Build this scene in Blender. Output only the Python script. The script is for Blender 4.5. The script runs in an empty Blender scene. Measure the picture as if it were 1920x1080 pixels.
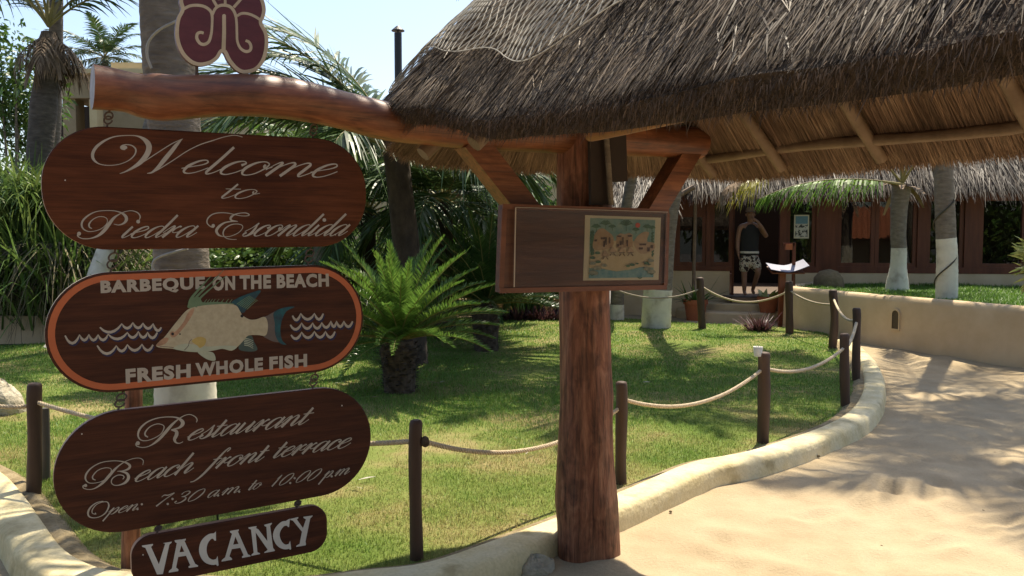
import bpy, math, random
import numpy as np
from mathutils import Vector, Matrix
rad = math.radians
rng = np.random.default_rng(7)
random.seed(7)
SC = bpy.context.scene
COL = SC.collection
# ------------------------------------------------------------------ camera
CAMZ = 1.6
PITCH = math.atan(95 / 1600)
cam = bpy.data.cameras.new("camera")
cam.sensor_width = 36.0
cam.lens = 36.0 * 1600 / 1920
cam.clip_start = 0.05
cam.clip_end = 3000
camo = bpy.data.objects.new("camera", cam)
COL.objects.link(camo)
camo.location = (0, 0, CAMZ)
camo.rotation_euler = (rad(90) - PITCH, 0, 0)
SC.camera = camo
# ------------------------------------------------------------------ world, sun, exposure
SUN_EL, SUN_AZ = rad(63), rad(24)           # azimuth from +Y towards +X
w = bpy.data.worlds.new("World")
SC.world = w
w.use_nodes = True
nt = w.node_tree
nt.nodes.clear()
sky = nt.nodes.new("ShaderNodeTexSky")
sky.sky_type = 'NISHITA'
sky.sun_disc = False
sky.sun_elevation = SUN_EL
sky.sun_rotation = SUN_AZ
sky.air_density = 1.0
sky.dust_density = 1.9
sky.ozone_density = 0.9
bg = nt.nodes.new("ShaderNodeBackground")
bg.inputs[1].default_value = 0.13
wo = nt.nodes.new("ShaderNodeOutputWorld")
nt.links.new(sky.outputs[0], bg.inputs[0])
nt.links.new(bg.outputs[0], wo.inputs[0])
sl = bpy.data.lights.new("sun", 'SUN')
sl.energy = 5.0
sl.angle = rad(0.53)
sl.color = (1.0, 0.90, 0.72)
so = bpy.data.objects.new("sun", sl)
COL.objects.link(so)
tosun = Vector((math.cos(SUN_EL) * math.sin(SUN_AZ), math.cos(SUN_EL) * math.cos(SUN_AZ), math.sin(SUN_EL)))
so.rotation_euler = tosun.to_track_quat('Z', 'Y').to_euler()
SC.view_settings.view_transform = 'Standard'
SC.view_settings.look = 'None'
SC.view_settings.exposure = 0.82
SC.view_settings.gamma = 1.0
SC.view_settings.use_curve_mapping = False
# ------------------------------------------------------------------ pixel / world helpers
CP = np.array([0, 0, CAMZ])
CF = np.array([0, math.cos(PITCH), -math.sin(PITCH)])
CR = np.array([1.0, 0, 0])
CU = np.array([0, math.sin(PITCH), math.cos(PITCH)])
def ray(px, py):
    return CF + CR * ((px - 960) / 1600) + CU * ((540 - py) / 1600)
def G(px, py, z=0.0):                        # ground point seen at a photo pixel
    d = ray(px, py)
    return CP + d * ((z - CAMZ) / d[2])
def PY(px, py, Y):                           # point at distance Y
    d = ray(px, py)
    return CP + d * (Y / d[1])
def PL(px, py, p0, n):                       # ray-plane
    d = ray(px, py)
    return CP + d * (np.dot(np.asarray(p0) - CP, n) / np.dot(d, n))
def nrm(v):
    v = np.asarray(v, float)
    return v / np.maximum(np.linalg.norm(v, axis=-1, keepdims=True), 1e-9)
def catmull(P, n=8, closed=False):
    P = np.asarray(P, float)
    if closed:
        Q = np.vstack([P[-1:], P, P[:2]])
    else:
        Q = np.vstack([2 * P[0] - P[1], P, 2 * P[-1] - P[-2]])
    out = []
    for i in range(1, len(Q) - 2):
        a, b, c, d = Q[i - 1], Q[i], Q[i + 1], Q[i + 2]
        for t in np.linspace(0, 1, n, endpoint=False):
            out.append(.5 * ((2 * b) + (c - a) * t + (2 * a - 5 * b + 4 * c - d) * t * t + (3 * b - a - 3 * c + d) * t ** 3))
    if not closed:
        out.append(Q[-2])
    return np.array(out)
def resample(P, step):
    P = np.asarray(P, float)
    L = np.r_[0, np.cumsum(np.linalg.norm(np.diff(P, axis=0), axis=1))]
    n = max(2, int(round(L[-1] / step)) + 1)
    t = np.linspace(0, L[-1], n)
    return np.stack([np.interp(t, L, P[:, k]) for k in range(P.shape[1])], 1)
def smoothnoise(x, y, seed=0, oct=4, lac=2.0, gain=.5):
    r = np.random.default_rng(seed)
    o = np.zeros(np.broadcast(x, y).shape)
    a, f = 1.0, 1.0
    for _ in range(oct):
        for k in range(3):
            th = r.uniform(0, 6.28); ph = r.uniform(0, 6.28); ff = f * r.uniform(.7, 1.3)
            q = r.uniform(0, 6.28)
            o += a * np.sin(ff * (x * math.cos(th) + y * math.sin(th)) + ph + 1.3 * np.sin(ff * .7 * (x * math.cos(q) + y * math.sin(q)) + ph * 2)) / 3
        a *= gain; f *= lac
    return o
# ------------------------------------------------------------------ mesh builder
class MB:
    def __init__(self):
        self.v = []; self.f = {}; self.n = 0
    def add(self, v, f, mi=0):
        v = np.asarray(v, float).reshape(-1, 3)
        if isinstance(f, np.ndarray):
            self.f.setdefault((f.shape[1], mi), []).append(f + self.n)
        else:
            for q in f:
                self.f.setdefault((len(q), mi), []).append(np.array([q]) + self.n)
        self.v.append(v); self.n += len(v)
        return self
    def box(self, c, s, R=None, mi=0):
        c = np.asarray(c, float); s = np.asarray(s, float) / 2
        k = np.array([[x, y, z] for x in (-1, 1) for y in (-1, 1) for z in (-1, 1)]) * s
        if R is not None:
            k = k @ np.asarray(R).T
        self.add(k + c, np.array([[0, 1, 3, 2], [4, 6, 7, 5], [0, 4, 5, 1], [2, 3, 7, 6], [0, 2, 6, 4], [1, 5, 7, 3]]), mi)
        return self
    def tube(self, P, r, n=10, mi=0, cap=True, ell=None):
        P = np.asarray(P, float); m = len(P)
        r = np.broadcast_to(np.asarray(r, float), (m,)) if np.ndim(r) < 2 else np.asarray(r)
        T = nrm(np.gradient(P, axis=0))
        ref = np.array([0, 0, 1.0]) if abs(T[0][2]) < .9 else np.array([1.0, 0, 0])
        a = nrm(np.cross(T[0], ref)); A = [a]
        for i in range(1, m):
            a = A[-1] - T[i] * np.dot(A[-1], T[i]); A.append(nrm(a))
        A = np.array(A); B = np.cross(T, A)
        th = np.linspace(0, 2 * np.pi, n, endpoint=False)
        rr = r[:, None] if r.ndim == 1 else r
        V = P[:, None] + (A[:, None] * np.cos(th)[None, :, None] + B[:, None] * np.sin(th)[None, :, None]) * rr[..., None]
        V = V.reshape(-1, 3)
        i = np.arange(m - 1)[:, None] * n; j = np.arange(n)[None]
        q = np.stack([i + j, i + (j + 1) % n, i + n + (j + 1) % n, i + n + j], -1).reshape(-1, 4)
        self.add(V, q, mi)
        if cap:
            self.add(V[:n], [list(range(n))[::-1]], mi)
            self.add(V[-n:], [list(range(n))], mi)
        return self
    def lathe(self, c, prof, n=20, mi=0, cap=True, lump=None):
        c = np.asarray(c, float)
        th = np.linspace(0, 2 * np.pi, n, endpoint=False)
        V = []
        for (r, z) in prof:
            rr = r * np.ones(n)
            if lump is not None:
                rr = rr * (1 + lump * smoothnoise(np.cos(th) * 2, np.sin(th) * 2 + z * 6, 5, 2))
            V.append(np.stack([c[0] + rr * np.cos(th), c[1] + rr * np.sin(th), np.full(n, c[2] + z)], 1))
        m = len(prof); V = np.concatenate(V)
        i = np.arange(m - 1)[:, None] * n; j = np.arange(n)[None]
        self.add(V, np.stack([i + j, i + (j + 1) % n, i + n + (j + 1) % n, i + n + j], -1).reshape(-1, 4), mi)
        if cap:
            self.add(V[:n], [list(range(n))[::-1]], mi); self.add(V[-n:], [list(range(n))], mi)
        return self
    def grid(self, V, mi=0, flip=False):         # V (m,n,3)
        m, n = V.shape[:2]
        i = np.arange(m - 1)[:, None] * n; j = np.arange(n - 1)[None]
        q = np.stack([i + j, i + j + 1, i + n + j + 1, i + n + j], -1).reshape(-1, 4)
        if flip: q = q[:, ::-1]
        return self.add(V.reshape(-1, 3), q, mi)
    def prism(self, poly, e, mi=0):              # poly (n,3) planar, extruded by vector e
        poly = np.asarray(poly, float); n = len(poly); e = np.asarray(e, float)
        V = np.vstack([poly, poly + e])
        self.add(V, np.array([[i, (i + 1) % n, n + (i + 1) % n, n + i] for i in range(n)]), mi)
        self.add(V, [list(range(n))[::-1], list(range(n, 2 * n))], mi)
        return self
    def strips(self, P, D, L, W, S, droop=0., K=2, prof=None, mi=0, grav=(0, 0, -1.)):
        P = np.asarray(P, float); N = len(P)
        s = np.linspace(0, 1, K + 1)
        L = np.broadcast_to(L, (N,)); W = np.broadcast_to(W, (N,)); droop = np.broadcast_to(droop, (N,))
        C = P[:, None] + D[:, None] * (L[:, None] * s)[..., None] + np.asarray(grav)[None, None] * ((droop * L)[:, None] * s ** 2)[..., None]
        pr = prof(s) if prof else (1 - .85 * s)
        wd = (W[:, None] * pr[None]) * .5
        V = np.stack([C - S[:, None] * wd[..., None], C + S[:, None] * wd[..., None]], 2).reshape(-1, 3)
        b = np.arange(N)[:, None] * (2 * (K + 1)) + np.arange(K)[None] * 2
        q = np.stack([b, b + 1, b + 3, b + 2], -1).reshape(-1, 4)
        return self.add(V, q, mi)
    def build(self, name, mats, parent=None, smooth=False, auto=None):
        me = bpy.data.meshes.new(name)
        V = np.concatenate(self.v) if self.v else np.zeros((0, 3))
        loops = []; starts = []; tot = []; mis = []; k0 = 0
        for (k, mi), arrs in self.f.items():
            A = np.concatenate(arrs); m = len(A)
            loops.append(A.reshape(-1)); starts.append(k0 + np.arange(m) * k); tot.append(np.full(m, k)); mis.append(np.full(m, mi)); k0 += m * k
        loops = np.concatenate(loops).astype(np.int32); starts = np.concatenate(starts).astype(np.int32)
        tot = np.concatenate(tot).astype(np.int32); mis = np.concatenate(mis).astype(np.int32)
        me.vertices.add(len(V)); me.vertices.foreach_set('co', V.astype(np.float32).ravel())
        me.loops.add(len(loops)); me.loops.foreach_set('vertex_index', loops)
        me.polygons.add(len(starts)); me.polygons.foreach_set('loop_start', starts)
        try: me.polygons.foreach_set('loop_total', tot)
        except Exception: pass
        me.polygons.foreach_set('material_index', mis)
        me.polygons.foreach_set('use_smooth', np.full(len(starts), bool(smooth)))
        me.update(calc_edges=True); me.validate()
        if not isinstance(mats, (list, tuple)): mats = [mats]
        for m in mats: me.materials.append(m)
        if smooth and auto:
            try: me.set_sharp_from_angle(angle=rad(auto))
            except Exception: pass
        o = bpy.data.objects.new(name, me); COL.objects.link(o)
        if parent is not None: attach(o, parent)
        return o
def attach(o, root):
    o.parent = root
    M = Matrix.Identity(4); r = root
    loc = Vector((0, 0, 0))
    while r is not None:
        if r.parent is None: loc = Vector(r.location)
        r = r.parent
    if root.parent is None:
        o.matrix_parent_inverse = Matrix.Translation(-loc)
def tag(o, label, cat, group=None, kind=None):
    o['label'] = label; o['category'] = cat
    if group: o['group'] = group
    if kind: o['kind'] = kind
    return o
def thing(name, label, cat, loc=(0, 0, 0), group=None):
    o = bpy.data.objects.new(name, None); COL.objects.link(o)
    o.empty_display_size = .1
    o.location = tuple(float(x) for x in loc)
    return tag(o, label, cat, group)
def struct(o):
    o['kind'] = 'structure'; return o
# ------------------------------------------------------------------ materials
def mat(name, ramp, scale=4., detail=6., stretch=(1, 1, 1), rough=.7, bump=0., bscale=None, bdist=.02, spec=.35,
        island=0., transl=0., tcol=None, wave=None, ramp2=None, scale2=1., mixf=.5, coat=0., rough_var=0., dist=0., hue=0., rotz=0., grain=0., gscale=(1, 1, 1)):
    m = bpy.data.materials.new(name); m.use_nodes = True
    t = m.node_tree; N = t.nodes; N.clear(); Lk = t.links.new
    out = N.new("ShaderNodeOutputMaterial"); b = N.new("ShaderNodeBsdfPrincipled")
    tc = N.new("ShaderNodeTexCoord"); mp = N.new("ShaderNodeMapping")
    mp.inputs['Scale'].default_value = stretch
    if rotz:
        m0 = N.new("ShaderNodeMapping"); m0.inputs['Rotation'].default_value = (0, 0, rotz); Lk(tc.outputs['Object'], m0.inputs['Vector']); src = m0.outputs[0]
    else: src = tc.outputs['Object']
    Lk(src, mp.inputs['Vector'])
    n = N.new("ShaderNodeTexNoise"); n.inputs['Scale'].default_value = scale; n.inputs['Detail'].default_value = detail
    n.inputs['Roughness'].default_value = .62; n.inputs['Distortion'].default_value = dist
    Lk(mp.outputs[0], n.inputs['Vector'])
    def mk(ramp):
        r = N.new("ShaderNodeValToRGB"); e = r.color_ramp.elements
        while len(e) < len(ramp): e.new(.5)
        for k, (p, c) in enumerate(ramp):
            e[k].position = p; e[k].color = (*c, 1)
        return r
    r = mk(ramp); Lk(n.outputs[0], r.inputs[0]); col = r.outputs[0]
    if ramp2:
        n2 = N.new("ShaderNodeTexNoise"); n2.inputs['Scale'].default_value = scale2; n2.inputs['Detail'].default_value = 4
        Lk(tc.outputs['Object'], n2.inputs['Vector'])
        r2 = mk(ramp2); Lk(n2.outputs[0], r2.inputs[0])
        mx = N.new("ShaderNodeMix"); mx.data_type = 'RGBA'; mx.blend_type = 'MULTIPLY'; mx.inputs[0].default_value = mixf
        Lk(col, mx.inputs[6]); Lk(r2.outputs[0], mx.inputs[7]); col = mx.outputs[2]
    if grain:
        m3 = N.new("ShaderNodeMapping"); m3.inputs['Scale'].default_value = gscale; Lk(src, m3.inputs['Vector'])
        n3 = N.new("ShaderNodeTexNoise"); n3.inputs['Scale'].default_value = 1.; n3.inputs['Detail'].default_value = 7; n3.inputs['Roughness'].default_value = .7; n3.inputs['Distortion'].default_value = .35
        Lk(m3.outputs[0], n3.inputs['Vector'])
        r3 = mk([(.36, (1 - grain,) * 3), (.50, (1, 1, 1)), (.64, (1 + grain * .5,) * 3)]); Lk(n3.outputs[0], r3.inputs[0])
        mx3 = N.new("ShaderNodeMix"); mx3.data_type = 'RGBA'; mx3.blend_type = 'MULTIPLY'; mx3.inputs[0].default_value = 1.
        Lk(col, mx3.inputs[6]); Lk(r3.outputs[0], mx3.inputs[7]); col = mx3.outputs[2]
    if island:
        g = N.new("ShaderNodeNewGeometry"); mr = N.new("ShaderNodeMapRange")
        mr.inputs[3].default_value = 1 - island; mr.inputs[4].default_value = 1 + island
        Lk(g.outputs['Random Per Island'], mr.inputs[0])
        hs = N.new("ShaderNodeHueSaturation"); Lk(mr.outputs[0], hs.inputs['Value']); Lk(col, hs.inputs['Color'])
        if hue:
            mh = N.new("ShaderNodeMapRange"); mh.inputs[3].default_value = .5 - hue; mh.inputs[4].default_value = .5 + hue
            ml = N.new("ShaderNodeMath"); ml.operation = 'MULTIPLY'; ml.inputs[1].default_value = 7.31
            fr = N.new("ShaderNodeMath"); fr.operation = 'FRACT'
            Lk(g.outputs['Random Per Island'], ml.inputs[0]); Lk(ml.outputs[0], fr.inputs[0]); Lk(fr.outputs[0], mh.inputs[0])
            Lk(mh.outputs[0], hs.inputs['Hue'])
        col = hs.outputs[0]
    Lk(col, b.inputs['Base Color'])
    b.inputs['Roughness'].default_value = rough
    if rough_var:
        mr2 = N.new("ShaderNodeMapRange"); mr2.inputs[3].default_value = rough - rough_var; mr2.inputs[4].default_value = rough + rough_var
        Lk(n.outputs[0], mr2.inputs[0]); Lk(mr2.outputs[0], b.inputs['Roughness'])
    b.inputs['Specular IOR Level'].default_value = spec
    b.inputs['Coat Weight'].default_value = coat; b.inputs['Coat Roughness'].default_value = .12
    if bump:
        bn = N.new("ShaderNodeTexNoise"); bn.inputs['Scale'].default_value = bscale or scale * 2; bn.inputs['Detail'].default_value = 8
        Lk(mp.outputs[0], bn.inputs['Vector'])
        bp = N.new("ShaderNodeBump"); bp.inputs['Strength'].default_value = bump; bp.inputs['Distance'].default_value = bdist
        Lk(bn.outputs[0], bp.inputs['Height']); Lk(bp.outputs[0], b.inputs['Normal'])
    sh = b.outputs[0]
    if transl:
        tr = N.new("ShaderNodeBsdfTranslucent")
        if tcol: tr.inputs[0].default_value = (*tcol, 1)
        else: Lk(col, tr.inputs[0])
        ms = N.new("ShaderNodeMixShader"); ms.inputs[0].default_value = transl
        Lk(b.outputs[0], ms.inputs[1]); Lk(tr.outputs[0], ms.inputs[2]); sh = ms.outputs[0]
    Lk(sh, out.inputs[0])
    return m
def flat(name, c, rough=.6, spec=.35, var=.12, scale=30, **k):
    c = np.array(c)
    return mat(name, [(.3, tuple(c * (1 - var))), (.7, tuple(c * (1 + var)))], scale=scale, rough=rough, spec=spec, **k)
def glassmat(name, tint=(.85, .88, .86), ior=1.5, rough=.01):
    m = bpy.data.materials.new(name); m.use_nodes = True
    t = m.node_tree; N = t.nodes; N.clear(); Lk = t.links.new
    out = N.new("ShaderNodeOutputMaterial"); tr = N.new("ShaderNodeBsdfTransparent"); tr.inputs[0].default_value = (*tint, 1)
    gl = N.new("ShaderNodeBsdfGlossy"); gl.inputs['Roughness'].default_value = rough
    fr = N.new("ShaderNodeFresnel"); fr.inputs[0].default_value = ior
    ms = N.new("ShaderNodeMixShader")
    Lk(fr.outputs[0], ms.inputs[0]); Lk(tr.outputs[0], ms.inputs[1]); Lk(gl.outputs[0], ms.inputs[2]); Lk(ms.outputs[0], out.inputs[0])
    return m
M = {}
M['sand'] = mat('sand', [(.25, (.34, .265, .165)), (.5, (.40, .317, .202)), (.8, (.455, .365, .24))], scale=2.2, detail=9, rough=.95, bump=.6, bscale=55, bdist=.012, spec=.1, grain=.16, gscale=(160, 160, 160),
                ramp2=[(.4, (.90, .88, .86)), (.62, (1, 1, 1))], scale2=1.1, mixf=.7)
M['soil'] = mat('soil', [(.3, (.10, .085, .035)), (.6, (.17, .14, .06))], scale=14, rough=.95, bump=.5)
M['lawn'] = mat('lawn', [(.32, (.09, .14, .025)), (.5, (.15, .18, .045)), (.6, (.23, .20, .08)), (.74, (.30, .24, .12))], scale=1.1, detail=10, rough=.95, bump=.6, bscale=60, spec=.1)
M['blade'] = mat('grass_blade', [(.30, (.12, .20, .025)), (.45, (.20, .25, .05)), (.54, (.30, .275, .09)), (.66, (.42, .33, .15))], scale=1.1, detail=10, rough=.6, spec=.3, island=.4, hue=.02, transl=.35)
M['lush'] = mat('lush_blade', [(.3, (.08, .18, .02)), (.7, (.16, .27, .04))], scale=3, rough=.5, island=.4, transl=.35)
M['kerb'] = mat('kerb_paint', [(.25, (.50, .40, .20)), (.5, (.66, .56, .33)), (.75, (.72, .63, .42))], scale=5, detail=9, rough=.85, bump=.5, bscale=30, bdist=.012, spec=.2,
                ramp2=[(.30, (.5, .45, .36)), (.42, (1, 1, 1))], scale2=4.5, mixf=.6, grain=.12, gscale=(60, 60, 60))
M['cream'] = mat('cream_plaster', [(.3, (.58, .435, .27)), (.7, (.66, .51, .33))], scale=3, rough=.9, bump=.3, bscale=18, bdist=.01, spec=.2,
                 ramp2=[(.35, (.80, .76, .70)), (.6, (1, 1, 1))], scale2=1.3, mixf=.6)
M['yellow_wall'] = mat('yellow_plaster', [(.3, (.60, .465, .245)), (.7, (.68, .54, .31))], scale=2, rough=.9, bump=.2, spec=.2,
                 ramp2=[(.35, (.75, .72, .68)), (.6, (1, 1, 1))], scale2=.5, mixf=.6)
M['tan_wall'] = mat('tan_plaster', [(.3, (.27, .20, .11)), (.7, (.38, .29, .17))], scale=1.2, rough=.9, bump=.2)
M['log'] = mat('varnished_log', [(.25, (.070, .022, .010)), (.48, (.19, .064, .026)), (.7, (.30, .115, .048))], scale=5, detail=9, stretch=(.5, 2.2, 2.2), rough=.48, bump=.4, bscale=9, bdist=.008, spec=.4, coat=.07, rough_var=.15, dist=1.2, rotz=-rad(32), grain=.45, gscale=(2.2, 60, 60),
               ramp2=[(.36, (.22, .18, .16)), (.50, (1, 1, 1))], scale2=4.2, mixf=.5)
M['post'] = mat('varnished_post', [(.25, (.075, .027, .015)), (.46, (.20, .075, .040)), (.58, (.27, .115, .062)), (.75, (.36, .17, .10))], scale=5.5, detail=10, stretch=(3.2, 3.2, .7), rough=.55, bump=.8, bscale=9, bdist=.012, spec=.3, dist=1.5, grain=.55, gscale=(55, 55, 3),
                ramp2=[(.38, (.15, .14, .14)), (.47, (1, 1, 1))], scale2=7.5, mixf=.42)
M['endgrain'] = mat('cut_end_grain', [(.3, (.30, .30, .32)), (.7, (.48, .48, .52))], scale=20, rough=.9)
M['mahogany'] = mat('mahogany_board', [(.28, (.050, .015, .006)), (.5, (.094, .028, .010)), (.75, (.14, .044, .017))], scale=3.2, detail=8, grain=.24, gscale=(5, 5, 230), stretch=(1.2, 1.2, 13), rough=.58, bump=.12, bscale=5, bdist=.004, spec=.14, coat=.0,
                    ramp2=[(.35, (.55, .5, .5)), (.6, (1, 1, 1))], scale2=2.4, mixf=.7)
M['mahogany_dark'] = mat('dark_mahogany_board', [(.28, (.030, .010, .006)), (.5, (.056, .018, .009)), (.75, (.09, .029, .014))], scale=3.2, detail=8, grain=.24, gscale=(5, 5, 230), stretch=(1.2, 1.2, 13), rough=.55, bump=.12, bscale=5, bdist=.004, spec=.16, coat=.0)
M['bare_edge'] = mat('bare_wood_edge', [(.3, (.30, .17, .11)), (.7, (.45, .28, .19))], scale=9, rough=.6)
M['paint'] = mat('letter_paint', [(.3, (.33, .285, .235)), (.7, (.41, .36, .30))], scale=14, rough=.6)
M['vac_paint'] = mat('letter_paint_grey', [(.3, (.43, .41, .38)), (.64, (.55, .53, .49)), (.76, (.56, .44, .28))], scale=7, rough=.6)
M['orange'] = mat('orange_paint', [(.3, (.37, .085, .028)), (.7, (.46, .115, .038))], scale=8, rough=.45, spec=.4)
M['trim'] = mat('cream_trim_paint', [(.3, (.44, .34, .22)), (.7, (.56, .45, .31))], scale=18, rough=.6)
M['maroon'] = mat('maroon_paint', [(.3, (.085, .020, .022)), (.7, (.135, .032, .034))], scale=9, rough=.45, stretch=(1, 1, 3))
M['iron'] = flat('rusty_iron', (.09, .055, .035), rough=.7, var=.4, scale=60)
M['blackmetal'] = flat('dark_metal', (.018, .018, .02), rough=.5)
M['fencewood'] = mat('fence_wood', [(.3, (.040, .022, .014)), (.6, (.085, .047, .029)), (.8, (.12, .07, .045))], scale=10, stretch=(1, 1, .15), rough=.62, bump=.4, bscale=16, bdist=.006)
M['rope'] = mat('rope_fibre', [(.3, (.46, .36, .23)), (.7, (.62, .51, .36))], scale=50, rough=.9, bump=.3, bscale=120, bdist=.003)
M['rope_dark'] = mat('rope_weathered', [(.3, (.22, .18, .13)), (.7, (.36, .30, .22))], scale=50, rough=.9)
M['straw'] = mat('thatch_straw', [(.3, (.078, .055, .037)), (.5, (.155, .114, .077)), (.72, (.25, .19, .134))], scale=3.6, detail=9, rough=.6, island=.65, spec=.25)
M['straw_core'] = mat('thatch_core', [(.3, (.035, .024, .016)), (.7, (.085, .058, .038))], scale=25, rough=.95, bump=1., bscale=60, bdist=.03)
M['straw_cut'] = mat('thatch_cut', [(.3, (.070, .045, .030)), (.7, (.15, .10, .066))], scale=9, rough=.9, island=.6)
M['straw_in'] = mat('thatch_lining_straw', [(.3, (.15, .088, .056)), (.55, (.24, .148, .095)), (.8, (.37, .25, .165))], scale=4, rough=.75, island=.5)
M['straw_far'] = mat('restaurant_straw', [(.3, (.034, .023, .015)), (.55, (.070, .050, .033)), (.8, (.14, .105, .072))], scale=1.2, rough=.6, island=.6, spec=.4)  # colour darkened to carry the palm crowns' shade on this roof
M['pole'] = mat('bare_pole', [(.3, (.13, .082, .050)), (.7, (.23, .155, .10))], scale=8, stretch=(1, 1, 1), rough=.6, bump=.3)
M['pole_orange'] = mat('varnished_pole', [(.3, (.20, .085, .032)), (.7, (.32, .145, .058))], scale=8, rough=.45, bump=.2)
M['frond'] = mat('palm_leaf', [(.3, (.030, .062, .018)), (.7, (.062, .108, .028))], scale=1.5, rough=.38, island=.35, transl=.28, spec=.5, hue=.015)
M['frond_blue'] = mat('palm_leaf_blue', [(.3, (.048, .092, .028)), (.7, (.098, .152, .046))], scale=1.5, rough=.42, island=.4, transl=.28, spec=.4, hue=.015)
M['frond_yellow'] = mat('palm_leaf_yellow', [(.3, (.24, .24, .03)), (.7, (.42, .36, .06))], scale=1.5, rough=.4, island=.25, transl=.4)  # yellow puts the sunlight on the frond tip into the leaf colour
M['frond_dead'] = mat('dead_leaf', [(.3, (.12, .075, .042)), (.7, (.26, .18, .11))], scale=3, rough=.8, island=.4)
M['rachis'] = mat('leaf_stalk', [(.3, (.16, .14, .04)), (.7, (.28, .23, .08))], scale=3, rough=.5)
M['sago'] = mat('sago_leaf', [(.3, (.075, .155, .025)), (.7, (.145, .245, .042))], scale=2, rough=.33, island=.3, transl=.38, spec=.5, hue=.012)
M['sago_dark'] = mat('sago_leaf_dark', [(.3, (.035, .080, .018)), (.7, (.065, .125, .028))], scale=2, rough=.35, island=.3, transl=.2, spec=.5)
M['sago_trunk'] = mat('sago_bark', [(.3, (.036, .025, .017)), (.7, (.11, .08, .055))], scale=16, rough=.95, island=.5, bump=.6)
M['bark'] = mat('palm_bark', [(.3, (.115, .090, .068)), (.6, (.21, .17, .13)), (.8, (.30, .25, .20))], scale=7, stretch=(1, 1, 3), rough=.9, bump=.7, bscale=14, bdist=.02)
M['whitewash'] = mat('whitewash', [(.3, (.56, .50, .40)), (.62, (.68, .62, .50)), (.8, (.60, .53, .42))], scale=6, rough=.9, bump=.4, bscale=16, bdist=.012,
                     ramp2=[(.3, (.55, .5, .45)), (.45, (1, 1, 1))], scale2=6, mixf=.5)
M['reed'] = mat('reed_leaf', [(.3, (.085, .145, .030)), (.7, (.18, .25, .065))], scale=1.2, rough=.38, island=.5, transl=.3, hue=.02)
M['reed_dry'] = mat('dry_reed', [(.3, (.085, .068, .036)), (.7, (.19, .155, .085))], scale=2, rough=.8, island=.5)
M['leaf'] = mat('broad_leaf', [(.3, (.05, .10, .018)), (.7, (.11, .18, .035))], scale=2, rough=.4, island=.45, transl=.3, hue=.02)
M['leaf_pale'] = mat('variegated_leaf', [(.35, (.14, .22, .04)), (.6, (.42, .40, .13))], scale=9, rough=.4, island=.3, transl=.3)
M['purple'] = mat('purple_leaf', [(.3, (.050, .022, .028)), (.7, (.13, .058, .055))], scale=5, rough=.45, island=.5, transl=.2)
M['redwood'] = mat('red_stained_wood', [(.3, (.085, .021, .008)), (.6, (.14, .038, .015)), (.8, (.19, .055, .022))], scale=3, stretch=(3, 3, .4), rough=.5, bump=.2, bscale=9, bdist=.006)
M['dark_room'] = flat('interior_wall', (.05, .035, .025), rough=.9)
M['glass'] = glassmat('window_glass', (.55, .58, .56), ior=1.5)
M['acrylic'] = glassmat('clear_acrylic', (.93, .93, .92), ior=1.22, rough=.03)
M['terracotta'] = flat('terracotta', (.36, .115, .05), rough=.8)
M['paper'] = flat('paper', (.60, .53, .40), rough=.8, var=.05)
M['page'] = flat('menu_page', (.30, .30, .37), rough=.6, var=.04)
M['rock'] = mat('coral_rock', [(.3, (.28, .24, .17)), (.7, (.52, .47, .36))], scale=8, rough=.95, bump=1., bscale=14, bdist=.05)
M['stone'] = mat('round_stone', [(.3, (.13, .10, .06)), (.7, (.22, .17, .10))], scale=8, rough=.95, bump=1.)
M['paving'] = mat('street_paving', [(.3, (.10, .09, .08)), (.7, (.16, .14, .125))], scale=5, rough=.95, bump=.4)
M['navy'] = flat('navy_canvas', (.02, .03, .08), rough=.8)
M['net'] = flat('net_cord', (.44, .40, .33), rough=.9)
M['fibre'] = mat('palm_fibre', [(.3, (.030, .022, .016)), (.7, (.085, .062, .044))], scale=9, stretch=(1, 1, .5), rough=.95, bump=.8)
M['lush_short'] = mat('short_green_blade', [(.3, (.085, .20, .022)), (.7, (.17, .29, .045))], scale=1.3, detail=8, rough=.5, island=.4, hue=.015, transl=.35)
M['lining_base'] = mat('lining_base', [(.3, (.09, .058, .036)), (.7, (.17, .115, .074))], scale=14, rough=.9, grain=.4, gscale=(40, 40, 40))
M['bark_dark'] = mat('dark_palm_bark', [(.3, (.060, .045, .034)), (.6, (.115, .090, .068)), (.8, (.17, .135, .105))], scale=7, stretch=(1, 1, 3), rough=.9, bump=.7, bscale=14, bdist=.02)
# ================================================================== SETTING
def inpoly(x, y, P):
    P = np.asarray(P); n = len(P); c = np.zeros(np.shape(x), bool); j = n - 1
    for i in range(n):
        xi, yi, xj, yj = P[i][0], P[i][1], P[j][0], P[j][1]
        c ^= ((yi > y) != (yj > y)) & (x < (xj - xi) * (y - yi) / (yj - yi + 1e-12) + xi)
        j = i
    return c
KZ = .13
kin = [G(-190, 800, KZ), G(-90, 838, KZ), G(0, 881, KZ), G(41, 921, KZ), G(82, 978, KZ), G(122, 1027, KZ), G(183, 1060, KZ), G(245, 1068, KZ), G(400, 1079, KZ), G(560, 1080, KZ), G(680, 1066, KZ), G(800, 1052, KZ),
       G(926, 1010, KZ), G(1032, 971, KZ), G(1161, 919, KZ), G(1226, 892, KZ), G(1301, 863, KZ), G(1408, 842, KZ), G(1537, 799, KZ), G(1591, 770, KZ), G(1616, 737, KZ),
       G(1621, 708, KZ), G(1612, 676, KZ), G(1590, 652, KZ), G(1569, 636, KZ)]
kin = resample(catmull(np.array(kin), 8), .08)[:, :2]
kt = nrm(np.gradient(kin, axis=0)); kn = np.stack([kt[:, 1], -kt[:, 0]], 1)      # outward (towards the camera)
far_edge = [G(1545, 632), G(1500, 627), G(1425, 618), G(1315, 614), G(1250, 609), G(1150, 602), G(1000, 600), G(800, 603), G(600, 612), G(300, 628), G(60, 655), G(-150, 670), G(-260, 720)]
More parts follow.
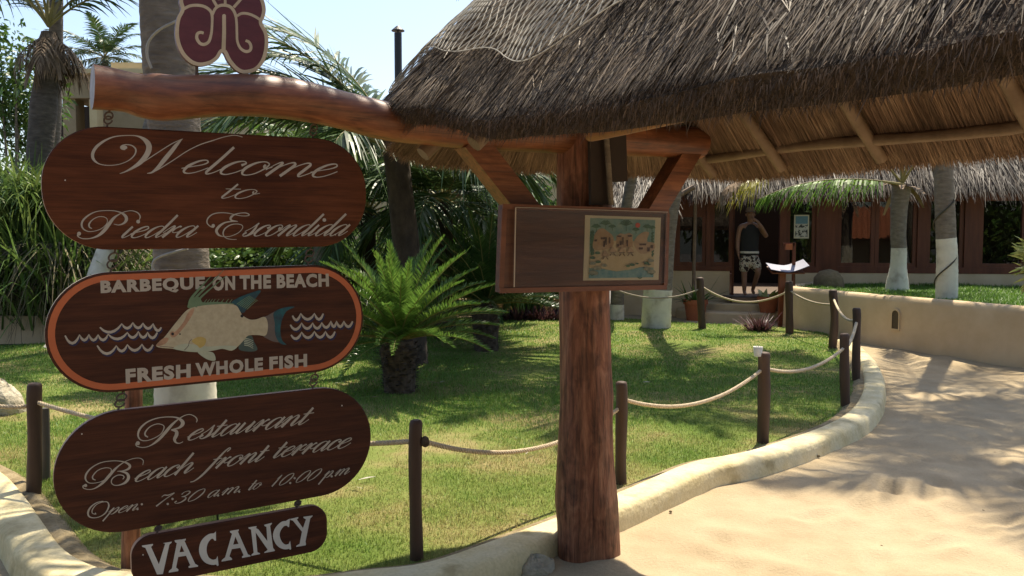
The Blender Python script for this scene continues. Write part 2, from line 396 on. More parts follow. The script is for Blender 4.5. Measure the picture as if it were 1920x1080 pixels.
lawn_poly = np.vstack([kin + kn * .03, np.array(far_edge)[:, :2]])
# ---- terrain
gm = MB()
gm.grid(np.array([[(x, y, -.25) for y in (-60, 0, 30, 300, 900)] for x in (-900, -60, 0, 60, 900)], float), flip=True)
struct(gm.build('ground', M['paving']))
def sand_h(x, y):
    h = .020 * smoothnoise(x * 2.0, y * 2.0, 3, 3) + .011 * smoothnoise(x * 6.5, y * 6.5, 4, 3) + .004 * smoothnoise(x * 17, y * 15, 6, 2)
    h += .010 * np.sin(26 * (x * .55 + y * .6) + 2.5 * smoothnoise(x * 2, y * 2, 9, 2)) * np.clip(smoothnoise(x * 1.3, y * 1.3, 10, 2), 0, 1)
    return h
fx, fy = np.clip(rng.normal(2.6, 1.2, 300), .6, 6), rng.uniform(3.4, 14, 300)
fa_ = rng.normal(1.2, .5, 300)
def feet(x, y):
    o = np.zeros_like(x)
    for a, b, t in zip(fx, fy, fa_):
        sel = (abs(x - a) < .35) & (abs(y - b) < .35)
        if not sel.any(): continue
        dx, dy = x[sel] - a, y[sel] - b
        u = dx * math.cos(t) + dy * math.sin(t); v = -dx * math.sin(t) + dy * math.cos(t)
        r2 = (u / .14) ** 2 + (v / .065) ** 2
        o[sel] += -.018 * np.exp(-r2) + .010 * np.exp(-(np.sqrt(r2) - 1.5) ** 2 * 4)
    return o
xs = np.r_[np.linspace(-5, -1.4, 40), np.arange(-1.38, 7.6, .032), np.linspace(7.7, 16, 30)]
ys = np.r_[np.linspace(-6, 2.4, 12), np.arange(2.45, 8.5, .03), np.arange(8.52, 17.4, .06)]
Xg, Yg = np.meshgrid(xs, ys, indexing='ij')
Zg = sand_h(Xg, Yg) + feet(Xg, Yg)
kd = np.full(Xg.shape, 9.)
for i in range(0, len(kin), 3): kd = np.minimum(kd, (Xg - kin[i, 0]) ** 2 + (Yg - kin[i, 1]) ** 2)
Zg = Zg * np.clip((np.sqrt(kd) - .22) / .5, .12, 1)
Zg += .055 * np.exp(-(((Xg - .35) ** 2 + (Yg - 4.12) ** 2) / .075)) * (1 + .5 * smoothnoise(Xg * 9, Yg * 9, 15, 2))
ins = inpoly(Xg, Yg, lawn_poly)
Zg = np.where(ins, -.12, Zg)
sm = MB(); sm.grid(np.stack([Xg, Yg, Zg], -1), flip=True)
struct(sm.build('sand_path', M['sand'], smooth=True))
# ---- lawn
LZ = .075
def lawn_h(x, y): return LZ + .012 * smoothnoise(x * 1.5, y * 1.5, 21, 3)
gx = np.arange(-9.5, 7.2, .12); gy = np.arange(3.2, 18, .12)
lm = MB()
A, B = np.meshgrid(gx, gy, indexing='ij')
cin = inpoly(A + .06, B + .06, lawn_poly)
lv = np.stack([A, B, lawn_h(A, B)], -1)
ii, jj = np.nonzero(cin[:-1, :-1]); n_ = len(gy)
lm.add(lv.reshape(-1, 3), np.stack([ii * n_ + jj, (ii + 1) * n_ + jj, (ii + 1) * n_ + jj + 1, ii * n_ + jj + 1], -1))
struct(lm.build('lawn', M['lawn'], smooth=True))
# soil strip beside the kerb
sg = MB()
rows = []
for off in (.02, -.06, -.15):
    p = kin + kn * off; rows.append(np.stack([p[:, 0], p[:, 1], np.full(len(p), LZ + (.030 if off > -.1 else -.02))], 1))
sg.grid(np.stack(rows, 0)); struct(sg.build('soil_strip', mat('dry_soil', [(.3, (.17, .125, .06)), (.7, (.33, .26, .15))], scale=12, rough=.95, bump=.8, bscale=50)))
# grass blades (uncountable)
def scatter(n, xr, yr, poly, wfun):
    x = rng.uniform(*xr, n); y = rng.uniform(*yr, n)
    k = inpoly(x, y, poly) & (rng.random(n) < wfun(x, y))
    return x[k], y[k]
gxs, gys = scatter(2600000, (-9, 6.5), (3.6, 17.2), lawn_poly, lambda x, y: np.clip((5.2 / y) ** 2.2, 0, 1) * (abs(x) < .64 * y + .4))
dk = np.full(len(gxs), 9.)
for i in range(0, len(kin), 2):
    dk = np.minimum(dk, (gxs - kin[i, 0]) ** 2 + (gys - kin[i, 1]) ** 2)
dk = np.sqrt(dk)
keep = rng.random(len(gxs)) < np.clip((dk - .03) / .16, .07, 1) * np.where(smoothnoise(gxs * 1.9 + 3, gys * 1.9, 35, 3) > .62, .3, 1)
gxs, gys = gxs[keep], gys[keep]
n = len(gxs)
patch = smoothnoise(gxs * 1.6, gys * 1.6, 33, 3)
az = rng.uniform(0, 6.28, n); ti = rng.uniform(.05, .9, n)
D = np.stack([np.cos(az) * np.sin(ti), np.sin(az) * np.sin(ti), np.cos(ti)], 1)
a2 = az + rng.uniform(1, 2, n)
S = np.stack([np.cos(a2), np.sin(a2), np.zeros(n)], 1)
gb = MB()
sc_ = np.clip(gys / 5.5, 1, 2.6)
gl = rng.uniform(.016, .042, n) * (1 + .35 * patch) * (.8 + .2 * sc_); gw = rng.uniform(.003, .0055, n) * sc_
gp = np.stack([gxs, gys, lawn_h(gxs, gys) - .004], 1)
wet = rng.random(n) < np.clip((gys - 5.6 + 1.5 * patch) / 3.2, .12, .92)
for mi_, k_ in ((0, ~wet), (1, wet)):
    gb.strips(gp[k_], D[k_], gl[k_], gw[k_], S[k_], droop=.25, K=1, mi=mi_)
# longer rough tufts against posts, trunks and along the kerb
o = gb.build('grass_blades', [M['blade'], M['lush_short']]); o['kind'] = 'stuff'

print('grass', n)
# ---- kerb
km = MB()
prof = [(-.005, -.1), (-.005, .105), (.008, .125), (.03, KZ), (.10, KZ + .003), (.155, KZ), (.178, .119), (.190, .098), (.196, .05), (.204, .0), (.215, -.12)]
K3 = []
wv = smoothnoise(kin[:, 0] * 3, kin[:, 1] * 3, 40, 3)
for (d, z) in prof:
    p = kin + kn * (d * (1 + .04 * wv[:, None]))
    K3.append(np.stack([p[:, 0], p[:, 1], z + .003 * wv * (z > 0)], 1))
km.grid(np.stack(K3, 0))
o = km.build('garden_kerb', M['kerb'], smooth=True)
tag(o, 'low rounded cream painted kerb curving between the lawn and the sand', 'kerb')
# ---- restaurant -------------------------------------------------
F0 = PY(1250, 445, 17.2); F1 = PY(1920, 445, 16.0); F0[2] = F1[2] = 0
fe = nrm(F1 - F0); fn = np.array([fe[1], -fe[0], 0.])           # fn towards the camera
def fpt(a, d, z): return F0 + fe * a + fn * d + np.array([0, 0, z])
def fa(px, d=0):
    r = ray(px, 445); p0 = F0 + fn * d
    t = np.dot(p0 - CP, fn) / np.dot(r, fn)
    return float(np.dot(CP + r * t - F0, fe))
def fz(px, py, d=0):
    p = PL(px, py, F0 + fn * d, fn); return float(p[2])
FR = np.stack([fe, fn, np.array([0, 0, 1.])], 1)
def fbox(mb, a0, a1, d0, d1, z0, z1, mi=0):
    return mb.box(fpt((a0 + a1) / 2, (d0 + d1) / 2, (z0 + z1) / 2), (abs(a1 - a0), abs(d1 - d0), abs(z1 - z0)), FR, mi)
rest = thing('restaurant', 'open fronted restaurant with red brown window frames under a thatched roof', 'restaurant', fpt(4, 0, 0))
FL = .45
SILL = .93
aL, aD0, aD1, aR = fa(1158), fa(1374), fa(1462), fa(2150)
m = MB()
fbox(m, aL, aD0 - .05, -.22, 0, -.1, SILL); fbox(m, aD1 + .05, aR, -.22, 0, -.1, SILL - .02)
m.build('wall', M['cream'], rest)
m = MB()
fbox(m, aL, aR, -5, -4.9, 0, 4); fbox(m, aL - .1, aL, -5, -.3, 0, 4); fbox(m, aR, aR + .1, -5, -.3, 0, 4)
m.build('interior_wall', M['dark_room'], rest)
m = MB(); fbox(m, aL, aR, -4.9, -.22, FL - .1, FL); fbox(m, aD0 - .05, aD1 + .05, -.22, .02, FL - .12, FL - .003)
m.build('floor', flat('interior_floor', (.10, .06, .035), rough=.5), rest)
# wood frame
ZT = 2.36
m = MB()
fbox(m, aL, aR, -.14, .0, ZT, ZT + .34)                        # lintel
fbox(m, aL, aD0, -.13, .012, SILL, SILL + .10); fbox(m, aD1, aR, -.13, .012, SILL - .02, SILL + .10)
for p0, p1 in ((1256, 1268), (1324, 1332), (1462, 1474), (1530, 1570), (1720, 1737), (1808, 1836), (1925, 1940), (2060, 2080)):
    fbox(m, fa(p0), fa(p1), -.15, .02, SILL + .10, ZT)
fbox(m, fa(1462), fa(1474), -.15, .02, FL - .3, SILL + .1)
m.build('timber_frame', M['redwood'], rest)
m = MB()                                                       # plank infill left
fbox(m, fa(1158), fa(1256), -.10, -.03, SILL + .1, ZT)
fbox(m, fa(1268), fa(1324), -.10, -.03, fz(1290, 400), ZT)
for k in range(9):
    a = fa(1160) + (fa(1256) - fa(1160)) * k / 9
    fbox(m, a + .01, a + (fa(1256) - fa(1160)) / 9 - .01, -.03, -.018, SILL + .1, ZT)
m.build('plank_panel', M['redwood'], rest)
for p0, p1, yt, yb in ((1268, 1324, 402, 489), (1332, 1374, 388, 503), (1474, 1530, 383, 497), (1570, 1641, 384, 497), (1641, 1720, 384, 500), (1737, 1808, 381, 503), (1836, 1925, 381, 506), (1940, 2060, 381, 506)):
    a0, a1 = fa(p0), fa(p1)
    z0 = SILL + .10; z1 = min(ZT, fz(p0, yt)); z1 = ZT if p0 > 1268 else fz(1290, 400)
    fm = MB(); t = .075
    fbox(fm, a0 + .003, a0 + t, -.09, -.02, z0, z1); fbox(fm, a1 - t, a1 - .003, -.09, -.02, z0, z1)
    fbox(fm, a0 + t, a1 - t, -.09, -.02, z0, z0 + t); fbox(fm, a0 + t, a1 - t, -.09, -.02, z1 - t, z1)
    f = fm.build('window', M['redwood'], rest)
    pm = MB(); fbox(pm, a0 + t, a1 - t, -.06, -.052, z0 + t, z1 - t)
    pn = pm.build('pane', M['glass']); attach(pn, f)
# open door leaf folded inwards
m = MB()
for z0, z1, a0, a1 in ((FL, ZT, 0, .09), (FL, ZT, .75, .84), (FL, FL + .4, .09, .75), (ZT - .12, ZT, .09, .75)):
    p = fpt(fa(1376), -.15 - (a0 + a1) / 2, (z0 + z1) / 2)
    m.box(p, (.045, a1 - a0, z1 - z0), FR)
m.build('door', M['redwood'], rest)
# thatched roof of the restaurant
def thatch_plane(name, E0, E1, R0, R1, nst, parent, mats, L=(.35, .7), W=(.012, .025), thick=.22, seed=1, fringe=3000):
    r = np.random.default_rng(seed)
    mb = MB()
    E0, E1, R0, R1 = map(lambda q: np.asarray(q, float), (E0, E1, R0, R1))
    nn = nrm(np.cross(E1 - E0, R0 - E0))
    if nn[2] < 0: nn = -nn
    u = np.linspace(0, 1, 40); v = np.linspace(0, 1, 14)
    U, Vv = np.meshgrid(u, v, indexing='ij')
    def S(U, Vv, off):
        e = E0 + (E1 - E0) * U[..., None]; t = R0 + (R1 - R0) * U[..., None]
        return e + (t - e) * Vv[..., None] + nn * off
    bumps = .04 * smoothnoise(U * 18, Vv * 7, seed, 3)
    top = S(U, Vv, 0) + nn * bumps[..., None]; bot = S(U, Vv, -thick)
    mb.grid(top, 0, flip=True); mb.grid(bot, 0)
    mb.grid(np.stack([bot[:, 0], top[:, 0]], 1), 0); mb.grid(np.stack([bot[0], top[0]], 1), 0); mb.grid(np.stack([bot[-1], top[-1]], 1), 0)
    U = r.random(nst); Vv = r.random(nst) ** 1.2
    P = S(U, Vv, 0) + nn * (r.uniform(.0, .05, nst) + .04 * smoothnoise(U * 18, Vv * 7, seed, 3))[:, None]
    e = E0 + (E1 - E0) * U[:, None]; t = R0 + (R1 - R0) * U[:, None]
    D = nrm(e - t); sd = nrm(E1 - E0)
    D = nrm(D + sd * r.normal(0, .16, nst)[:, None] + nn * r.normal(.05, .06, nst)[:, None])
    Sd = nrm(np.cross(D, nn) + nn * r.normal(0, .5, nst)[:, None])
    mb.strips(P, D, r.uniform(*L, nst), r.uniform(*W, nst), Sd, droop=.12, K=2, mi=1)
    U = r.random(fringe); P = S(U, np.full(fringe, .02), 0) - nn * (r.random(fringe) * thick)[:, None]
    D = nrm(np.stack([np.zeros(fringe)] * 2 + [-np.ones(fringe)], 1) + nrm(E0 - R0) * .5 + sd * r.normal(0, .12, fringe)[:, None])
    Sd = nrm(np.cross(D, nn) + nn * r.normal(0, .5, fringe)[:, None])
    mb.strips(P, D, r.uniform(.08, .24, fringe), r.uniform(*W, fringe), Sd, droop=.05, K=2, mi=1)
    return mb.build(name, mats, parent)
e0, e1 = fpt(fa(1262), .45, 2.66), fpt(aR, .45, 2.66)
r0, r1 = fpt(fa(1262), -3.2, 6.2), fpt(aR, -3.2, 6.2)
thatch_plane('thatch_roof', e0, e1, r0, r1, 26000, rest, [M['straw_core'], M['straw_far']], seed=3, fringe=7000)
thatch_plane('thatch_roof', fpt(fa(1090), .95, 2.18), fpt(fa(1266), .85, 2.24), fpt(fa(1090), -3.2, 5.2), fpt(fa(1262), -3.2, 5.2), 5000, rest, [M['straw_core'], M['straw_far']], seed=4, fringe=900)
m = MB(); m.tube([fpt(fa(1252), .8, 2.28), fpt(fa(1298), .75, 2.56)], .05, 8); m.tube([fpt(fa(1300), .45, SILL - .9), fpt(fa(1302), .45, 2.5)], .035, 8)
m.build('pole', M['pole'], rest)
# steps
def half_disc(mb, c, r, z0, z1, sq=.75, n=28):
    th = np.linspace(0, np.pi, n)
    P = np.array([c + fe * (-r * math.cos(t)) + fn * (r * sq * math.sin(t)) for t in th]); P[:, 2] = z0
    prof = [(1, z0), (1, z1 - .03), (.985, z1 - .008), (.96, z1)]
    rows = []
    for k, z in prof:
        Q = c + (P - c) * k; Q[:, 2] = z; rows.append(Q)
    mb.grid(np.stack(rows, 0)); mb.add(rows[-1], [list(range(n))[::-1]])
ac = fa(1392)
m = MB(); half_disc(m, fpt(ac - .12, .03, 0), 1.15, -.1, .19, .95); m.build('step', M['cream'], rest)
m = MB(); half_disc(m, fpt(ac - .02, .03, 0), .88, .15, .33, .75); m.build('step', M['cream'], rest)
m = MB(); fbox(m, aD0 - .04, aD1 + .04, .025, .62, .20, FL - .006); m.build('threshold', flat('threshold_tile', (.20, .13, .085), rough=.7), rest)
# poster in the window
po = thing('window_poster', 'small framed black and white poster with a blue sky hung in the restaurant window', 'poster', fpt(fa(1501), .03, fz(1501, 425)))
a0, a1 = fa(1488), fa(1516); z0, z1 = fz(1501, 447), fz(1501, 403)
m = MB(); fbox(m, a0, a1, .025, .035, z0, z1); m.build('backing', M['paper'], po)
m = MB(); fbox(m, a0 + .025, a1 - .025, .036, .038, z0 + (z1 - z0) * .62, z1 - .025); m.build('sky_print', flat('poster_blue', (.13, .24, .30)), po)
m = MB(); fbox(m, a0 + .025, a1 - .025, .036, .0375, z0 + .025, z0 + (z1 - z0) * .61)
m.build('photo_print', mat('poster_bw', [(.42, (.03, .03, .03)), (.52, (.55, .52, .45))], scale=19, detail=3, rough=.6), po)
# ---- retaining wall on the right
wp = np.array([fpt(fa(1530), .02, 0), (4.86, 15.2, 0), (4.80, 14.35, 0), (4.92, 13.9, 0), (5.36, 12.66, 0), (5.84, 11.4, 0), (6.30, 10.3, 0), (6.95, 8.9, 0), (8.0, 7.0, 0)])
wp = resample(catmull(wp, 10), .12)
wt = nrm(np.gradient(wp, axis=0)); wn = np.stack([wt[:, 1], -wt[:, 0], 0 * wt[:, 0]], 1)   # outward? fix below
if np.dot(wn[len(wn) // 2], CP * [1, 1, 0] - wp[len(wn) // 2]) < 0: wn = -wn
wv = smoothnoise(wp[:, 0] * 2, wp[:, 1] * 2, 55, 3)
rows = []
for d, z in ((.02, -.2), (.008, .1), (0, .4), (-.004, .66), (-.02, .725), (-.055, .748), (-.12, .755), (-.19, .74), (-.22, .70), (-.225, .5)):
    q = wp + wn * d + wn * (.006 * wv[:, None]); q[:, 2] = z + .008 * wv * (z > .6)
    rows.append(q)
rw = thing('retaining_wall', 'long curved cream plaster retaining wall along the sand path with a small lamp niche', 'wall', (5.4, 12.6, 0))
m = MB(); m.grid(np.stack(rows, 0)); o = m.build('wall_body', M['cream'], rw, smooth=True)
# niche
nc = PL(1680, 600, wp[len(wp) // 2], wn[len(wp) // 2])
ix = int(np.argmin(np.linalg.norm(wp[:, :2] - nc[:2], axis=1))); nn_ = wn[ix]; te = nrm(np.cross(np.array([0, 0, 1.]), nn_))
c0 = wp[ix] + nn_ * .004
def arch(wd, h, k=10):
    return [(-wd / 2, 0), (wd / 2, 0), (wd / 2, h - wd / 2)] + [(wd / 2 * math.cos(t), h - wd / 2 + wd / 2 * math.sin(t)) for t in np.linspace(0, math.pi, k)[1:-1]] + [(-wd / 2, h - wd / 2)]
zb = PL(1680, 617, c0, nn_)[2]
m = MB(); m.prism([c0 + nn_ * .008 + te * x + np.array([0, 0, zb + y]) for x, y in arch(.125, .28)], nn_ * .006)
o = m.build('lamp_niche', flat('niche_shadow', (.09, .065, .04)), rw)  # dark plate in front of the wall; the recess shade is its colour
m = MB()
ou = arch(.155, .31); inn = arch(.12, .265)
V = [c0 + nn_ * .024 + te * x + np.array([0, 0, zb - .015 + y]) for x, y in ou] + [c0 + nn_ * .024 + te * x + np.array([0, 0, zb + .005 + y]) for x, y in inn]
k = len(ou); m.add(V, np.array([[i, (i + 1) % k, k + (i + 1) % k, k + i] for i in range(k)]))
V2 = np.vstack([np.array(V[:k]), np.array(V[:k]) - nn_ * .03]); m.add(V2, np.array([[i, (i + 1) % k, k + (i + 1) % k, k + i] for i in range(k)]))
m.build('niche_rim', M['cream'], rw)
# planter soil and its grass
inner = wp - wn * .2
poly = np.vstack([inner[:, :2], np.array([fpt(aR + 2, .0, 0)[:2], fpt(fa(1530), .0, 0)[:2]])])
gx = np.arange(4.5, 14, .15); gy = np.arange(6.5, 17.5, .15)
A, B = np.meshgrid(gx, gy, indexing='ij'); cin = inpoly(A + .07, B + .07, poly)
pz = lambda x, y: .66 + .03 * smoothnoise(x * 1.5, y * 1.5, 60, 2)
pm = MB(); ii, jj = np.nonzero(cin[:-1, :-1]); n_ = len(gy)
pm.add(np.stack([A, B, pz(A, B)], -1).reshape(-1, 3), np.stack([ii * n_ + jj, (ii + 1) * n_ + jj, (ii + 1) * n_ + jj + 1, ii * n_ + jj + 1], -1))
struct(pm.build('planter_soil', M['lawn'], smooth=True))
x, y = scatter(150000, (4.6, 9.5), (7, 16.5), poly, lambda x, y: np.where((x < .66 * y) , .75, .0))
n = len(x); az = rng.uniform(0, 6.28, n); ti = rng.uniform(.05, .8, n)
D = np.stack([np.cos(az) * np.sin(ti), np.sin(az) * np.sin(ti), np.cos(ti)], 1); a2 = az + 1.57
gb = MB(); gb.strips(np.stack([x, y, pz(x, y) - .005], 1), D, rng.uniform(.08, .24, n) * np.clip(.75 + .4 * smoothnoise(x * 2, y * 2, 61, 2), .5, 1.2), rng.uniform(.008, .016, n), np.stack([np.cos(a2), np.sin(a2), 0 * a2], 1), droop=.45, K=2)
o = gb.build('planter_grass', M['lush']); o['kind'] = 'stuff'
# ---- cream buildings beyond the garden
def bld(name, label, px0, px1, ytop, Y, depth, wm, group=None):
    p0, p1 = PY(px0, ytop, Y), PY(px1, ytop, Y)
    t = thing(name, label, 'building', ((p0[0] + p1[0]) / 2, Y, 0), group)
    return t, p0[0], p1[0], p0[2]
b, x0, x1, zt = bld('flat_roofed_house', 'tan flat roofed house with a dark open upper porch behind the reeds', 112, 300, 140, 24, 6, None)
m = MB(); zl = PY(140, 184, 24)[2]; xo = PY(168, 184, 24)[0]
m.box(((x0 + x1) / 2, 27, (zl + zt) / 2), (x1 - x0, 6, zt - zl)); m.box((x0 + .18, 24.35, zl / 2), (.36, .5, zl)); m.box(((xo + x1) / 2, 27, zl / 2 - .002), (x1 - xo, 5.98, zl))
m.build('wall', M['tan_wall'], b)
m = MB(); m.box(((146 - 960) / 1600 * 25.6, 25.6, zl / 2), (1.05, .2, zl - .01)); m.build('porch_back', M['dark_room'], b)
for k in range(2):
    m = MB(); m.box(((x0 + xo) / 2, 24.3, zl - .9 - .5 * k), (xo - x0 - .3, .06, .07)); m.build('railing', M['redwood'], b)
m = MB(); m.box(((x0 + x1) / 2 + .1, 26.9, zt + .06), (x1 - x0 + .35, 6.3, .12)); m.build('roof', M['yellow_wall'], b)
p0 = PY(182, 112, 23.2); p1 = PY(285, 122, 23.2)
m = MB(); m.box(((p0[0] + p1[0]) / 2, 25.5, (p0[2] + zt) / 2 + .1), (p1[0] - p0[0], 3, p0[2] - zt - .02)); m.build('roof_tank', M['yellow_wall'], b)
m = MB(); p0 = PY(166, 186, 23.4); p1 = PY(180, 186, 23.4); m.box(((p0[0] + p1[0]) / 2, 23.6, p0[2] / 2), (p1[0] - p0[0], .35, p0[2])); m.build('column', M['yellow_wall'], b)
b, x0, x1, zt = bld('long_house', 'long yellow plaster house behind the palms and hanging signs', 190, 1075, 205, 26, 6, None)
m = MB(); m.box(((x0 + x1) / 2, 29, zt / 2), (x1 - x0, 6, zt)); m.build('wall', M['yellow_wall'], b)
m = MB(); m.box(((x0 + x1) / 2, 28.95, zt + .09), (x1 - x0 + .3, 6.3, .18)); m.build('roof', M['tan_wall'], b)
for px, py in ((560, 400), (835, 330), (1000, 420)):
    q = PY(px, py, 25.98); wm_ = MB()
    wm_.box((q[0], 25.975, q[2]), (.9, .07, 1.2)); wo_ = wm_.build('window', M['redwood'], b)
    pm = MB(); pm.box((q[0], 25.935, q[2]), (.74, .02, 1.04)); pn = pm.build('pane', flat('dark_pane', (.03, .035, .04), rough=.15), None); attach(pn, wo_)
q = PY(747, 160, 27.5)
st = thing('stove_pipe', 'black metal stove pipe with a conical rain cap above the house roof', 'chimney', (q[0], 27.5, zt))
tp = PY(747, 62, 27.5)[2]
m = MB(); m.lathe((q[0], 27.5, zt), [(.12, 0), (.12, tp - zt)], 14); m.build('pipe', M['blackmetal'], st, smooth=True, auto=40)
m = MB(); m.lathe((q[0], 27.5, tp + .06), [(.21, 0), (.21, .02), (.05, .16)], 16); m.lathe((q[0], 27.5, tp - .01), [(.02, 0), (.02, .1)], 6); m.build('rain_cap', M['blackmetal'], st)
# low walls at the back
m = MB(); p0, p1 = G(-260, 646), G(150, 640); d = nrm(p1 - p0); m.box((p0 + p1) / 2 + np.array([0, 0, .2]), (np.linalg.norm(p1 - p0), .25, .42), np.stack([d, np.cross([0, 0, 1], d), [0, 0, 1]], 1))
tag(m.build('garden_wall', M['cream']), 'low cream wall at the foot of the tall reed clump', 'wall')
m = MB(); p0, p1 = PY(380, 600, 17.6), PY(1130, 600, 17.6); m.box(((p0[0] + p1[0]) / 2, 17.6, .16), (p1[0] - p0[0], .25, .34))
tag(m.build('border_wall', M['cream']), 'low cream border wall behind the dark purple plants', 'wall')
# house with a tiled roof across the street, seen mirrored in the restaurant windows
b = thing('street_house', 'street house with an orange tiled roof mirrored in the restaurant windows', 'house', (7.3, -13, 0))
m = MB(); m.box((7.3, -15, .8), (3.4, 4, 1.9)); m.build('wall', M['tan_wall'], b)
m = MB(); V = np.array([[(x, -12.4 - y * .7, 1.55 + y * .55 + .035 * math.sin(x * 22)) for y in (0, 1, 2, 3)] for x in np.linspace(5.4, 9.2, 140)]); m.grid(V); m.build('roof', M['terracotta'], b, smooth=True)
# ================================================================== HANGING SIGNS
class Plane:
    def __init__(s, c, yaw, roll=0.):
        h = np.array([math.cos(yaw), math.sin(yaw), 0]); v = np.array([0, 0, 1.])
        s.c = np.asarray(c, float); s.e1 = math.cos(roll) * h + math.sin(roll) * v; s.e2 = -math.sin(roll) * h + math.cos(roll) * v
        s.n = np.cross(s.e1, s.e2)
        s.k = 0
    def at(s, u, v, d=0.): return s.c + s.e1 * u + s.e2 * v + s.n * d
    def px(s, x, y, d=0.): return PL(x, y, s.c, s.n) + s.n * d
    def nextoff(s):
        s.k += 1; return .0008 + s.k * .00006
def stadium(W, H, k, n=14):
    r = H / 2 * k; P = []
    for cx, cy, a0 in ((W / 2 - r, H / 2 - r, 0), (-W / 2 + r, H / 2 - r, 90), (-W / 2 + r, -H / 2 + r, 180), (W / 2 - r, -H / 2 + r, 270)):
        for a in np.linspace(a0, a0 + 90, n): P.append((cx + r * math.cos(rad(a)), cy + r * math.sin(rad(a))))
    return np.array(P)
def poly_on(mb, pl, pts, off=None, mi=0):
    o = pl.nextoff() if off is None else off
    V = [pl.px(x, y, o) for x, y in pts]
    mb.add(V, [list(range(len(V)))], mi)
def ribbon(mb, pl, pts, mi=0, n=6, smooth=True, off=None, minw=0.):
    P = np.asarray(pts, float)
    if smooth and len(P) > 2: P = catmull(P, n)
    T = nrm(np.gradient(P[:, :2], axis=0)); Nn = np.stack([-T[:, 1], T[:, 0]], 1)
    wd = np.maximum(P[:, 2:3], minw) / 2
    A = P[:, :2] + Nn * wd; B = P[:, :2] - Nn * wd
    o = pl.nextoff() if off is None else off
    V = []
    for k in range(len(P)):
        z = o + .00005 * k / len(P)
        V += [pl.px(*A[k], z), pl.px(*B[k], z)]
    i = np.arange(len(P) - 1) * 2
    mb.add(V, np.stack([i, i + 2, i + 3, i + 1], 1), mi)
def disc(mb, pl, x, y, r, mi=0, ry=None, n=14):
    poly_on(mb, pl, [(x + r * math.cos(t), y + (ry or r) * math.sin(t)) for t in np.linspace(0, 2 * math.pi, n, endpoint=False)], None, mi)
